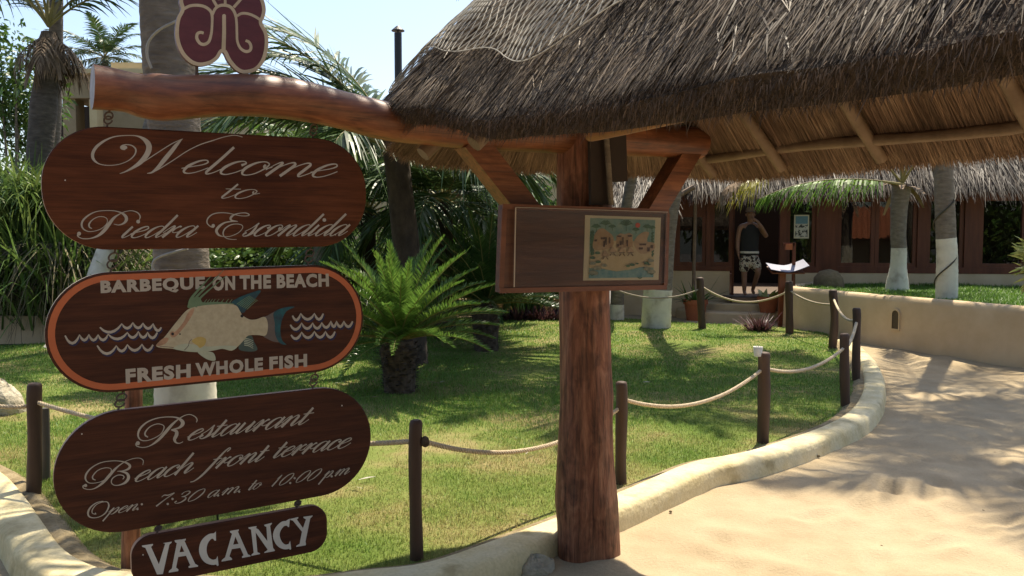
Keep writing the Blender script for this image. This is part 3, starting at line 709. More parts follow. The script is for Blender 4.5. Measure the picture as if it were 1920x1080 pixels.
GL = {
 'e': (.80, [[(-.05,.35,0),(.25,.5,0),(.55,.66,.1),(.66,.84,.35),(.52,1,.2),(.28,.88,.5),(.10,.5,1),(.14,.12,.75),(.36,0,.1),(.62,.14,0),(.86,.45,0)]]),
 'c': (.76, [[(.60,.70,.9),(.70,.86,.3),(.52,1,.1),(.26,.86,.6),(.09,.48,1),(.14,.12,.7),(.36,0,.1),(.6,.14,0),(.82,.42,0)]]),
 'o': (.92, [[(.62,.99,.1),(.45,1,.1),(.24,.86,.6),(.08,.48,1),(.15,.1,.6),(.36,0,.1),(.60,.15,.1),(.76,.5,.3),(.78,.82,.3),(.62,.99,.1)],[(.66,.80,.7),(.68,.64,.8),(.80,.52,.2),(.98,.62,0)]]),
 'a': (.98, [[(.70,.86,.1),(.58,1,.1),(.40,1,.1),(.20,.82,.6),(.07,.45,1),(.12,.08,.6),(.28,0,.1),(.48,.22,0),(.74,.8,0)],[(.80,1.02,.7),(.74,.6,1),(.68,.18,.9),(.76,0,.15),(.92,.14,0),(1.06,.42,0)]]),
 'd': (.98, [[(.70,.86,.1),(.58,1,.1),(.40,1,.1),(.20,.82,.6),(.07,.45,1),(.12,.08,.6),(.28,0,.1),(.48,.22,0),(.74,.8,0)],[(.82,2.0,.9),(.78,1.2,1),(.72,.5,1),(.68,.18,.9),(.76,0,.15),(.92,.14,0),(1.06,.42,0)]]),
 'i': (.52, [[(.22,1,.8),(.17,.5,1),(.14,.16,.9),(.22,0,.15),(.40,.14,0),(.58,.42,0)],[('dot',.26,1.45)]]),
 'l': (.52, [[(.24,2,.9),(.20,1.1,1),(.14,.3,1),(.16,.06,.6),(.26,0,.15),(.42,.14,0),(.58,.42,0)]]),
 't': (.54, [[(.26,1.55,.9),(.20,.8,1),(.14,.2,1),(.16,.04,.6),(.26,0,.15),(.42,.14,0),(.58,.42,0)],[(-.05,1.02,.05),(.58,1.02,.05)]]),
 'h': (1.0, [[(.20,2,.9),(.14,1,1),(.08,0,1)],[(.12,.35,0),(.34,.76,0),(.58,1,.2),(.72,.88,.8),(.68,.5,1),(.64,.14,.9),(.72,0,.15),(.88,.14,0),(1.05,.42,0)]]),
 'n': (1.0, [[(-.08,.42,0),(.10,.88,0),(.24,1,.4),(.28,.84,.9),(.20,.4,1),(.12,0,1)],[(.16,.35,0),(.38,.78,0),(.60,1,.2),(.74,.88,.8),(.70,.5,1),(.66,.14,.9),(.74,0,.15),(.90,.14,0),(1.06,.42,0)]]),
 'm': (1.6, [[(-.08,.42,0),(.10,.88,0),(.24,1,.4),(.28,.84,.9),(.20,.4,1),(.12,0,1)],[(.16,.35,0),(.38,.78,0),(.60,1,.2),(.76,.86,.9),(.70,.4,1),(.62,0,1)],[(.68,.35,0),(.90,.78,0),(1.14,1,.2),(1.30,.88,.8),(1.26,.5,1),(1.22,.14,.9),(1.30,0,.15),(1.46,.14,0),(1.66,.42,0)]]),
 'r': (.74, [[(-.08,.42,0),(.10,.9,0),(.24,1.02,.5),(.28,.84,.9),(.20,.4,1),(.12,0,1)],[(.22,.45,0),(.38,.74,.1),(.56,.98,.5),(.66,.90,.9)],[(.42,.78,.1),(.40,.50,.05),(.55,.42,0),(.78,.5,0)]]),
 's': (.66, [[(-.06,.42,0),(.2,.75,0),(.36,1.18,.2),(.38,1.0,.5),(.46,.66,.9),(.48,.28,1),(.34,.03,.4),(.14,0,.1),(.02,.16,.4),(.12,.34,.8)],[(.40,.02,.1),(.58,.18,0),(.72,.42,0)]]),
 'u': (1.0, [[(.16,1,.8),(.10,.5,1),(.06,.16,.9),(.14,0,.2),(.36,.16,0),(.62,.72,0)],[(.74,1,.8),(.68,.5,1),(.64,.16,.9),(.72,0,.15),(.88,.14,0),(1.06,.42,0)]]),
 'f': (.62, [[(.62,1.62,.2),(.70,1.88,.2),(.56,2.0,.2),(.42,1.7,.5),(.32,1,.9),(.22,.2,1),(.08,-.55,.8),(-.16,-1.0,.3),(-.42,-1.06,.1)],[(.02,1.0,.05),(.62,1.0,.05)]]),
 'p': (.92, [[(-.05,.42,0),(.20,1.05,.5),(.16,.4,.9),(.06,-.95,1)],[(.18,.35,0),(.40,.80,0),(.58,1,.2),(.74,.86,.7),(.70,.36,.9),(.52,.02,.2),(.30,.06,.1)]]),
 '0': (1.0, [[(.62,1.7,.1),(.30,1.45,.5),(.08,.7,.8),(.14,.12,.4),(.34,0,.1),(.66,.28,.4),(.86,1.0,.8),(.80,1.56,.4),(.62,1.7,.1)]]),
 '1': (.62, [[(.10,1.15,.0),(.30,1.7,.2),(.24,1.0,.8),(.14,0,1)]]),
 '3': (.92, [[(.16,1.30,.5),(.24,1.62,.1),(.50,1.7,.2),(.70,1.45,.8),(.56,1.02,.5),(.30,.92,.05),(.60,.82,.4),(.74,.46,1),(.56,.06,.5),(.26,0,.1),(.08,.20,.4),(.16,.36,.7)]]),
 '7': (.86, [[(.08,1.35,.0),(.18,1.62,.5),(.50,1.52,.6),(.86,1.74,.2),(.50,.9,.5),(.20,0,1)]]),
 '.': (.42, [[('dot',.12,.06)]]), ':': (.5, [[('dot',.2,.8)],[('dot',.12,.1)]]), ' ': (.55, []),
}
def script(mb, pl, s, x0, x1, yb, slope, xh, shear=1.0, thick=.205, thin=.065, upslope=0.):
    adv = sum(GL[ch][0] for ch in s)
    # fit: total advance scales to x0..x1
    fx = (x1 - x0) / (adv * xh)
    pen = 0.
    for ch in s:
        a, st = GL[ch]
        for q in st:
            if q[0][0] == 'dot':
                _, ux, uy = q[0]
                X = x0 + (pen + ux) * xh * fx + uy * xh * shear; Y = yb + (X - uy * xh * shear - x0) * slope - uy * xh
                disc(mb, pl, X, Y, .17 * xh); continue
            P = []
            for ux, uy, wv in q:
                bx = x0 + (pen + ux) * xh * fx
                P.append((bx + uy * xh * shear, yb + (bx - x0) * slope - uy * xh, xh * (thin + (thick - thin) * wv)))
            ribbon(mb, pl, P, n=5)
        pen += a
def trace(mb, pl, pts, sc, off, **k):
    ribbon(mb, pl, [(x / sc + off[0], y / sc + off[1], w / sc) for x, y, w in pts], minw=.95, **k)
def tpoly(mb, pl, pts, sc, off, mi=0, o=None):
    poly_on(mb, pl, [(x / sc + off[0], y / sc + off[1]) for x, y in pts], o, mi)
def block(mb, pl, s, tl, bl, tr, br, off=.05, mi=0):
    c = bpy.data.curves.new('t', 'FONT'); c.body = s; c.offset = off; c.resolution_u = 3; c.fill_mode = 'FRONT'; c.space_character = 1.14
    ob = bpy.data.objects.new('t', c); me = ob.to_mesh()
    V = np.array([v.co[:] for v in me.vertices]); F = [list(p.vertices) for p in me.polygons]
    lo, hi = V.min(0), V.max(0)
    U = (V[:, :2] - lo[:2]) / (hi[:2] - lo[:2])
    o = pl.nextoff(); out = []
    tl, bl, tr, br = map(np.array, (tl, bl, tr, br))
    for u, v in U:
        q = (bl * (1 - u) + br * u) * (1 - v) + (tl * (1 - u) + tr * u) * v
        out.append(pl.px(*q, o))
    mb.add(out, F, mi)
    ob.to_mesh_clear(); bpy.data.objects.remove(ob); bpy.data.curves.remove(c)
SIGNS = {'w': (412.3, 357.5, 3.22, 32.3, .47, 1.1806, .4332, .95), 'b': (409.9, 609.9, 3.22, 30.7, 1.02, 1.1527, .4307, 1.), 'r': (427.1, 855.0, 3.22, 32.6, .6, 1.1625, .4372, 1.), 'v': (441.4, 1019.9, 3.2, 32.5, .2, .719, .1854, .75)}
PLS = {}
def board(name, key, label, m, medge, th=.028):
    cx, cy, dep, yaw, roll, W, H, k = SIGNS[key]
    c = CP + ray(cx, cy) * dep
    pl = Plane(c, rad(yaw), rad(roll)); PLS[key] = pl
    t = thing(name, label, 'sign', c)
    P = stadium(W, H, k); mb = MB(); n = len(P)
    e = .004
    Pi = stadium(W - 2 * e, H - 2 * e, k)
    F = [pl.at(u, v, -e) for u, v in P]; Fi = [pl.at(u, v, 0) for u, v in Pi]; Bk = [pl.at(u, v, -th) for u, v in P]
    q = np.array([[i, (i + 1) % n, n + (i + 1) % n, n + i] for i in range(n)])
    mb.add(Fi, [list(range(n))]); mb.add(F + Fi, q); mb.add(Bk, [list(range(n))[::-1]]); mb.add(Bk + F, q, 1)
    mb.build('board', [m, medge], t)
    return t, pl, W, H
def hook(parent, top, bot, nm='hook'):
    """eye screw, S link and eye screw between two boards"""
    top, bot = np.asarray(top, float), np.asarray(bot, float)
    L = np.linalg.norm(top - bot); ax = (top - bot) / L
    hx = np.array([math.cos(rad(32)), math.sin(rad(32)), 0])
    r = min(.016, L * .2)
    mb = MB()
    def ring(c, r, a, b, open_=0.): 
        th = np.linspace(0 + open_, 2 * math.pi, 18)
        mb.tube([c + a * r * math.cos(t) + b * r * math.sin(t) for t in th], .0032, 6)
    hy = np.cross(ax, hx)
    mb.tube([top + ax * .012, top - ax * .012], .0035, 6); ring(top - ax * (.012 + r), r, hx, ax)
    mb.tube([bot - ax * .012, bot + ax * .012], .0035, 6); ring(bot + ax * (.012 + r), r, hx, ax, .5)
    a, b = top - ax * (.012 + r * 1.9), bot + ax * (.012 + r * 1.9)
    if np.dot(a - b, ax) > .004:
        s = np.linspace(0, 1, 14); mid = [a + (b - a) * t + hy * .012 * math.sin(2 * math.pi * t) for t in s]
        mb.tube(mid, .0032, 6)
    return mb.build(nm, M['iron'], parent, smooth=True)
# --- Welcome
wt_, pl, W_, H_ = board('welcome_sign', 'w', 'upper mahogany board with Welcome to Piedra Escondida in cursive lettering', M['mahogany'], M['bare_edge'])
mb = MB()
S8, O8 = 8., (160, 240)
trace(mb, pl, [(600,318,30),(560,305,46),(540,288,40),(562,262,22),(620,250,14),(700,265,16),(755,320,24),(740,400,20),(660,480,14),(540,535,12),(420,558,12),(300,558,12),(200,535,16),(130,480,36),(108,420,46),(122,350,46),(180,270,42),(290,190,30),(420,135,18),(560,115,14),(740,115,14),(850,150,40),(930,220,75),(955,300,84),(920,400,80),(830,510,66),(720,590,40),(600,655,20),(515,685,8)], S8, O8)
trace(mb, pl, [(515,685,8),(700,610,14),(900,490,14),(1100,360,14),(1300,235,14),(1460,162,8)], S8, O8)
trace(mb, pl, [(1450,168,10),(1370,250,50),(1290,350,62),(1190,470,66),(1090,590,50),(1000,665,26),(925,682,8)], S8, O8)
trace(mb, pl, [(925,682,8),(1060,640,14),(1300,495,14),(1520,350,14),(1720,250,14),(1900,192,14),(2080,135,12),(2240,110,12),(2358,136,10)], S8, O8)
disc(mb, pl, 160 + 585 / 8, 240 + 293 / 8, 5.5, ry=3.6)
script(mb, pl, 'elcome', 334, 618, 324.5, .030, 25, 1.0)
mb.build('lettering', M['paint'], wt_); mb = MB()
script(mb, pl, 'to', 408, 474, 371.5, .02, 17, 1.0)
mb.build('lettering', M['paint'], wt_); mb = MB()
SP, OP = 7.385, (140, 390)
trace(mb, pl, [(60,360,40),(40,380,20),(60,405,14),(120,425,12),(220,420,14),(320,385,30),(400,320,46),(470,230,50),(540,140,34),(620,85,14),(700,50,10),(790,38,10),(870,65,14),(905,115,16),(895,165,8)], SP, OP)
trace(mb, pl, [(240,285,10),(205,265,20),(200,220,22),(250,160,14),(330,122,10),(410,125,10),(450,160,10),(440,220,10),(370,285,10),(280,318,10),(190,325,12),(120,290,20),(95,230,26),(120,165,26),(200,95,20),(300,50,12),(420,36,10),(550,40,12),(640,65,20),(700,110,40),(715,160,44),(680,210,26),(610,235,12),(540,222,8)], SP, OP)
disc(mb, pl, 140 + 60 / SP, 390 + 355 / SP, 3.7)
script(mb, pl, 'iedra', 222, 358, 446, -.010, 21, .92)
SE, OE = 6.62, (370, 385)
trace(mb, pl, [(200,255,36),(190,272,16),(150,255,12),(118,215,14),(130,160,16),(190,110,14),(280,92,12),(380,97,10),(440,110,10),(540,130,8),(620,130,10),(640,115,14),(600,95,12),(530,97,10),(460,115,16),(415,150,28),(420,185,20),(500,200,8)], SE, OE)
trace(mb, pl, [(500,200,8),(430,200,12),(340,215,18),(270,260,30),(235,315,34),(260,365,24),(310,385,10),(400,385,8),(500,345,10),(555,290,10),(555,250,10),(500,232,10),(420,240,12),(345,285,16),(318,340,16),(330,385,12),(370,412,10),(430,423,8),(485,423,6)], SE, OE)
disc(mb, pl, 370 + 195 / SE, 385 + 252 / SE, 3.2)
script(mb, pl, 'scondida', 452, 641, 442.7, -.004, 20.5, .95)
mb.build('lettering', M['paint'], wt_)
# --- Barbeque
bt_, pb, W_, H_ = board('barbeque_sign', 'b', 'dark board with an orange border, a hogfish picture and Barbeque on the Beach lettering', M['mahogany_dark'], M['trim'])
P1, P2 = stadium(W_ - .018, H_ - .018, 1.), stadium(W_ - .062, H_ - .062, 1.)
n = len(P1); mb = MB(); mb.add([pb.at(u, v, .0008) for u, v in P1] + [pb.at(u, v, .0008) for u, v in P2], np.array([[i, (i + 1) % n, n + (i + 1) % n, n + i] for i in range(n)]))
mb.build('border', M['orange'], bt_)
mb = MB()
block(mb, pb, 'BARBEQUE', (188, 526), (189, 554), (384, 518), (384.5, 546))
block(mb, pb, 'ON', (398, 517.6), (399, 545.5), (440.7, 516.8), (440.7, 544))
block(mb, pb, 'THE', (449, 516), (449.6, 543), (508, 515), (508, 540.8))
block(mb, pb, 'BEACH', (518.6, 514), (518.9, 540.8), (616, 512.7), (616.8, 537.4))
mb.build('lettering', M['paint'], bt_); mb = MB()
block(mb, pb, 'FRESH', (235, 691.7), (236, 719.8), (357.5, 681.7), (357.5, 708))
block(mb, pb, 'WHOLE', (366, 680.5), (367, 707), (493, 669.8), (493, 694.8))
block(mb, pb, 'FISH', (504.8, 668.8), (505, 693.8), (575.6, 663), (575.8, 688))
mb.build('lettering', M['paint'], bt_)
navy = flat('navy_paint', (.012, .012, .05))
mb = MB()
S2, O2 = 2.909, (60, 460)
def scallop(peaks, dip, first=None):
    P = []
    for i in range(len(peaks) - 1):
        a, b = peaks[i], peaks[i + 1]; d = first if (first and i == 0) else dip
        for t in np.linspace(0, 1, 7)[: 6 if i < len(peaks) - 2 else 7]:
            y = a[1] + (b[1] - a[1]) * t + d * math.sin(math.pi * t) ** .8
            P.append((a[0] + (b[0] - a[0]) * t, y, 8 + 7 * math.sin(math.pi * t)))
    return P
WAV = [([(370,447),(490,428),(550,422),(605,425),(660,428),(705,447)], 27, 36), ([(180,492),(260,488),(310,487),(360,488),(415,485),(520,476),(580,470),(630,475),(683,475)], 30, 44), ([(355,546),(460,548),(520,542),(600,540),(660,542)], 32, 44),
       ([(1420,383),(1465,372),(1540,372),(1588,372)], 32, 30), ([(1408,433),(1470,424),(1530,424),(1580,422),(1630,414),(1660,414),(1700,414),(1748,414)], 30, 30), ([(1412,488),(1470,474),(1540,470),(1600,470),(1652,470)], 32, 28)]
for sd_ in (0, 3):
  mb = MB()
  for pk, d, f in WAV[sd_:sd_ + 3]:
    q = scallop(pk, d, f)
    ribbon(mb, pb, [((x + 6) / S2 + 60, (y + 9) / S2 + 460, w * 1.1 / S2) for x, y, w in q], 1, smooth=False)
  for pk, d, f in WAV[sd_:sd_ + 3]:
    ribbon(mb, pb, [(x / S2 + 60, y / S2 + 460, w / S2) for x, y, w in scallop(pk, d, f)], 0, smooth=False)
  mb.build('painted_waves', [M['paint'], navy], bt_)
# fish
SF, OF = 5.686, (280, 500)
FM = [mat('fish_body', [(.3, (.34, .29, .19)), (.7, (.44, .38, .26))], scale=60, rough=.5), flat('fish_green', (.12, .18, .10)), mat('fish_teal', [(.35, (.022, .035, .05)), (.65, (.014, .095, .105))], scale=22), flat('fish_pink', (.33, .19, .115), var=.3), flat('fish_yellow', (.40, .29, .09)),
      flat('fish_dark', (.012, .010, .012)), flat('fish_plum', (.11, .085, .075)), flat('fish_pale', (.36, .38, .28)), flat('fish_dusk', (.05, .075, .065))]
mb = MB()
def fp(pts, mi): tpoly(mb, pb, catmull(np.array(pts, float), 4, True)[:, :2], SF, OF, mi)
fp([(1190,565),(1260,520),(1360,465),(1450,440),(1400,540),(1385,640),(1390,720),(1405,800),(1330,800),(1260,770),(1205,725)], 6)
fp([(1325,490),(1440,435),(1550,428),(1460,475),(1412,570),(1395,680),(1415,785),(1460,830),(1390,815),(1340,720),(1335,600)], 2)
fp([(870,392),(930,340),(1050,290),(1185,252),(1130,340),(1045,440),(1000,495),(945,455)], 2)
for k in range(7): trace(mb, pb, [(930 + 18 * k, 400 + 9 * k, 8), (1010 + 18 * k, 345 + 6 * k, 6), (1070 + 14 * k, 310 + 8 * k, 3)], SF, OF, mi=1)
fp([(1000,755),(1085,733),(1115,800),(1150,885),(1060,905),(950,875)], 8)
for k in range(5): trace(mb, pb, [(1010, 762 + 18 * k, 9), (1060, 772 + 18 * k, 7), (1105, 790 + 20 * k, 3)], SF, OF, mi=7)
fp([(510,905),(640,905),(690,930),(700,1000),(610,985)], 7)
fp([(410,440),(430,370),(480,325),(540,330),(570,380),(700,375),(850,385),(900,400),(800,425),(560,430)], 1)
for dx in (590, 620, 650, 680, 720, 770, 820, 860): trace(mb, pb, [(dx - 15, 415, 16), (dx, 375, 10), (dx + 22, 345, 3)], SF, OF, mi=1)
fp([(75,828),(150,760),(230,660),(310,560),(385,475),(450,437),(560,415),(700,402),(840,397),(925,415),(965,475),(1000,525),(1070,562),(1140,560),(1230,535),(1262,620),(1240,730),(1150,728),(1050,735),(1000,790),(930,860),(870,895),(780,875),(700,890),(600,906),(500,910),(370,900),(250,875),(100,860)], 0)
fp([(250,868),(380,820),(600,850),(800,840),(930,850),(880,890),(780,873),(700,888),(600,904),(500,908),(370,898)], 7)
fp([(75,828),(150,760),(205,765),(170,820),(100,845)], 3)
fp([(228,735),(310,655),(370,575),(410,490),(470,440),(468,490),(410,590),(340,680),(270,750)], 3)
fp([(450,790),(530,745),(600,770),(590,830),(540,865),(510,840)], 4)
disc(mb, pb, 280 + 245 / SF, 500 + 716 / SF, 5, 3); disc(mb, pb, 280 + 246 / SF, 500 + 716 / SF, 2.8, 5); disc(mb, pb, 280 + 325 / SF, 500 + 718 / SF, 1.6, 5); disc(mb, pb, 280 + 985 / SF, 500 + 525 / SF, 3, 5)
trace(mb, pb, [(370,890,7),(412,845,7),(425,800,7),(450,770,5)], SF, OF, mi=6)
trace(mb, pb, [(110,850,5),(170,852,6),(260,862,4)], SF, OF, mi=6)
for q in ([(420,430,34),(440,350,30),(500,270,24),(590,170,14),(660,95,5)], [(450,430,34),(480,350,28),(560,260,20),(680,150,12),(790,35,4)], [(490,430,30),(530,345,24),(620,260,16),(740,160,10),(820,95,4)]):
    trace(mb, pb, q, SF, OF, mi=1)
mb.build('fish_picture', FM, bt_)
# --- Restaurant
rt_, pr, W_, H_ = board('restaurant_sign', 'r', 'third hanging board reading Restaurant Beach front terrace with its opening hours', M['mahogany_dark'], M['bare_edge'])
mb = MB(); SR, OR = 5.333, (240, 755)
trace(mb, pr, [(105,405,30),(80,412,14),(90,435,10),(150,447,8),(220,430,10),(300,375,24),(370,300,30),(430,230,26),(490,175,14),(560,130,8),(620,118,8),(670,140,10),(690,170,12),(683,197,6)], SR, OR)
trace(mb, pr, [(200,345,10),(172,325,16),(175,290,14),(220,240,10),(290,212,8),(345,222,8),(360,250,10),(330,310,8),(260,355,8),(180,380,8),(125,370,12),(100,325,18),(120,260,20),(190,195,14),(290,155,10),(400,142,10),(490,150,16),(540,185,34),(545,215,36),(510,250,20),(430,272,8)], SR, OR)
trace(mb, pr, [(430,272,8),(480,285,30),(485,320,36),(465,365,30),(480,398,16),(515,405,8),(550,390,6)], SR, OR)
disc(mb, pr, 240 + 98 / SR, 755 + 405 / SR, 3.8)
script(mb, pr, 'estaurant', 347, 571, 826.5, -.142, 20.5, .78)
mb.build('lettering', M['paint'], rt_); mb = MB()
SB, OB = 6., (140, 810)
trace(mb, pr, [(125,602,26),(95,605,14),(100,630,10),(160,645,8),(230,630,12),(310,575,26),(380,500,32),(440,430,26),(500,375,14),(580,325,8),(660,297,8),(730,293,8),(770,320,10),(765,370,6)], SB, OB)
trace(mb, pr, [(235,540,8),(205,525,16),(205,490,14),(260,430,10),(340,402,8),(400,408,8),(410,440,10),(380,500,8),(310,550,8),(230,572,8),(160,570,10),(122,530,18),(130,470,20),(190,400,14),(290,345,10),(400,325,9),(500,325,10),(580,345,20),(620,380,28),(600,415,22),(540,435,10),(480,440,8)], SB, OB)
trace(mb, pr, [(500,438,8),(580,460,26),(605,510,34),(570,565,26),(500,595,12),(440,595,10),(412,565,12),(425,520,12),(480,485,10),(535,485,10),(555,505,10),(540,530,8)], SB, OB)
disc(mb, pr, 140 + 122 / SB, 810 + 600 / SB, 3.)
script(mb, pr, 'each', 248, 355, 904, -.172, 20.5, .78)
script(mb, pr, 'front', 384, 488, 881, -.165, 19.5, .78)
script(mb, pr, 'terrace', 508, 649, 859, -.145, 19, .78)
mb.build('lettering', M['paint'], rt_); mb = MB()
trace(mb, pr, [(238,910,26),(222,920,10),(195,905,10),(200,865,12),(245,812,8),(310,785,8),(365,785,10),(382,830,18),(350,900,14),(290,945,10),(215,962,10),(160,945,16),(150,895,22),(185,835,16),(250,790,10),(320,775,8)], SB, OB)
script(mb, pr, 'pen:', 200, 264, 965, -.175, 12.5, .75)
mb.build('lettering', M['paint'], rt_); mb = MB()
script(mb, pr, '7:30', 287, 374, 949.5, -.15, 13, .75)
script(mb, pr, 'a.m.', 386, 453, 933, -.18, 12.5, .75)
mb.build('lettering', M['paint'], rt_); mb = MB()
script(mb, pr, 'to', 463, 484, 918.8, -.16, 12, .75)
mb.build('lettering', M['paint'], rt_); mb = MB()
script(mb, pr, '10:00', 506, 592, 912, -.16, 12.5, .75)
script(mb, pr, 'p.m', 604, 650, 896, -.17, 12.5, .75)
mb.build('lettering', M['paint'], rt_)
# --- Vacancy
vt_, pv, W_, H_ = board('vacancy_sign', 'v', 'small lowest hanging board reading VACANCY in pale painted capitals', M['mahogany_dark'], M['bare_edge'])
mb = MB(); SV, OV = 5.053, (240, 950)
for q in ([(130,368),(235,352),(237,362),(218,380),(292,545),(352,350),(330,345),(415,330),(412,340),(392,358),(330,638),(275,642),(165,390),(135,380)],
          [(440,318),(500,309),(505,365),(470,500),(455,575),(478,595),(475,610),(385,625),(388,608),(415,585),(462,345),(445,335)], [(495,312),(548,302),(545,318),(535,325),(635,540),(665,558),(660,568),(575,580),(572,565),(590,555),(505,365)], [(480,432),(550,424),(560,462),(472,476)],
          [(832,233),(833,320),(820,322),(800,295),(805,260)], [(848,465),(858,555),(845,562),(828,540),(832,500)],
          [(965,230),(1015,220),(1016,285),(990,380),(960,470),(985,490),(985,502),(885,520),(888,505),(920,478),(985,255),(966,242)], [(1010,222),(1050,214),(1048,228),(1040,235),(1135,450),(1160,462),(1160,470),(1080,485),(1080,470),(1095,460),(1015,280)], [(990,360),(1052,350),(1068,388),(980,402)],
          [(1140,195),(1215,183),(1218,192),(1205,205),(1225,430),(1250,440),(1250,448),(1168,465),(1170,452),(1190,435),(1165,215),(1142,208)], [(1200,195),(1235,215),(1335,345),(1390,410),(1300,430),(1322,405),(1210,245)], [(1290,170),(1362,152),(1362,162),(1345,180),(1375,400),(1393,412),(1385,420),(1290,438),(1292,428),(1325,410),(1310,190),(1292,182)],
          [(1533,112),(1525,192),(1515,192),(1495,165),(1500,130)], [(1535,322),(1545,400),(1535,408),(1515,390),(1522,350)],
          [(1535,115),(1612,97),(1612,108),(1598,120),(1655,200),(1650,240),(1560,130),(1538,125)], [(1660,95),(1748,82),(1745,92),(1725,110),(1680,330),(1685,355),(1680,365),(1592,380),(1595,368),(1625,350),(1650,220),(1685,120),(1662,105)]):
    tpoly(mb, pv, q, SV, OV)
trace(mb, pv, [(818,275,48),(770,285,52),(722,340,66),(708,420,72),(738,495,62),(795,525,50),(843,518,50)], SV, OV)
trace(mb, pv, [(1510,155,44),(1462,165,48),(1415,222,58),(1405,285,64),(1435,350,58),(1485,380,46),(1533,372,44)], SV, OV)
mb.build('lettering', M['vac_paint'], vt_)
# hooks
def edgept(key, px, up):
    cx, cy, dep, yaw, roll, W, H, k = SIGNS[key]; pl = PLS[key]
    u = float(np.dot(pl.px(px, cy) - pl.c, pl.e1)); return pl.at(u, H / 2 * up, -.014)
for x0, x1, a, b, par in ((213, 213, 'w', 'b', bt_), (583, 583, 'w', 'b', bt_), (226, 226, 'b', 'r', rt_), (591, 591, 'b', 'r', rt_), (295, 297, 'r', 'v', vt_), (560, 560, 'r', 'v', vt_)):
    hook(par, edgept(a, x0, -1), edgept(b, x1, 1))
for px, by in ((206, 208), (590, 232)):
    hook(wt_, PL(px, by - 4, PLS['w'].at(0, 0, -.014), PLS['w'].n), edgept('w', px, 1))
# --- butterfly emblem on the beam
YAW = rad(32)
bc = PY(415, 70, 3.235)
bp_ = Plane(bc, YAW)
SBF, OBF = 7.2, (320, 0)
bt2 = thing('butterfly_emblem', 'maroon butterfly shaped board with cream swirls standing on the log beam', 'emblem', bc)
OUT = [(705,705),(640,795),(540,865),(400,893),(280,860),(170,765),(100,640),(65,500),(65,360),(90,230),(140,125),(118,20),(150,-110),(270,-210),(420,-225),(560,-150),(640,-50),(690,-70),(735,-110),(790,-70),(830,-60),(920,-150),(1050,-190),(1180,-120),(1255,0),(1283,130),(1262,240),(1238,305),(1300,430),(1318,560),(1300,720),(1250,850),(1160,950),(1040,990),(950,985),(860,930),(770,820)]
ol = catmull(np.array(OUT, float), 6, True)
mb = MB()
Vf = np.array([bp_.px(x / SBF + OBF[0], y / SBF + OBF[1]) for x, y in ol])
mb.prism(Vf - bp_.n * .02, bp_.n * .02)
mb.build('board', M['maroon'], bt2)
mb = MB()
oc = np.vstack([ol, ol[:2]]); cen = np.array([700, 400])
T = nrm(np.gradient(oc, axis=0)); Ni = np.stack([T[:, 1], -T[:, 0]], 1)
sgn = 1 if np.sum(np.sign(np.sum(Ni * (cen - oc), 1))) > 0 else -1
ribbon(mb, bp_, [(p[0] / SBF + OBF[0], p[1] / SBF + OBF[1], 50 / SBF) for p in oc + Ni * sgn * 24], smooth=False)
for q in ([(170,125,40),(260,80,40),(370,72,40),(460,92,40),(530,142,40),(558,210,38),(558,330,34),(548,450,36),(515,560,40),(450,600,42),(390,580,42),(352,515,42),(362,455,40),(405,438,40),(445,448,36)],
          [(895,215,36),(960,182,36),(1050,188,36),(1150,230,36),(1235,290,36)], [(882,240,34),(890,330,34),(893,450,34),(900,560,34),(940,650,36),(1010,695,40),(1070,680,40),(1083,625,40),(1055,568,38),(1010,548,34)],
          [(562,200,36),(600,120,38),(660,78,40),(740,72,42),(810,98,42),(860,165,40),(884,245,36)], [(720,212,50),(720,450,52),(712,690,56)], [(620,80,40),(575,0,38),(545,-90,38)], [(735,60,36),(735,-60,36)], [(850,100,40),(925,15,38),(985,-60,38)]):
    trace(mb, bp_, q, SBF, OBF)
disc(mb, bp_, 420, 30, 3.5)
mb.build('cream_swirls', M['trim'], bt2)
for px, py in ((370, 122), (460, 134)):
    mb = MB(); a = bp_.px(px, py, -.01); mb.tube([a + [0, 0, .03], a - [0, 0, .06]], .006, 8); mb.build('mounting_rod', M['iron'], bt2)

for pl_, par, pts_ in ((PLS['r'], rt_, [(153, 813), (640, 760)]), (PLS['w'], wt_, [(122, 338), (628, 440)]), (PLS['v'], vt_, [(268, 1040)])):
    for x, y in pts_:
        mb = MB(); disc(mb, pl_, x, y, 1.5, n=8); mb.build('screw', flat('screw_head', (.45, .42, .38), rough=.4), par)
# ================================================================== THATCHED CANOPY
AX = np.array([.345, 4.15, 0.])
bdir = np.array([math.cos(YAW), math.sin(YAW), 0]); bn = np.array([bdir[1], -bdir[0], 0])     # bn towards camera
can = thing('thatched_canopy', 'thatched entrance canopy on one thick varnished tree trunk post with a long log beam', 'canopy', AX)
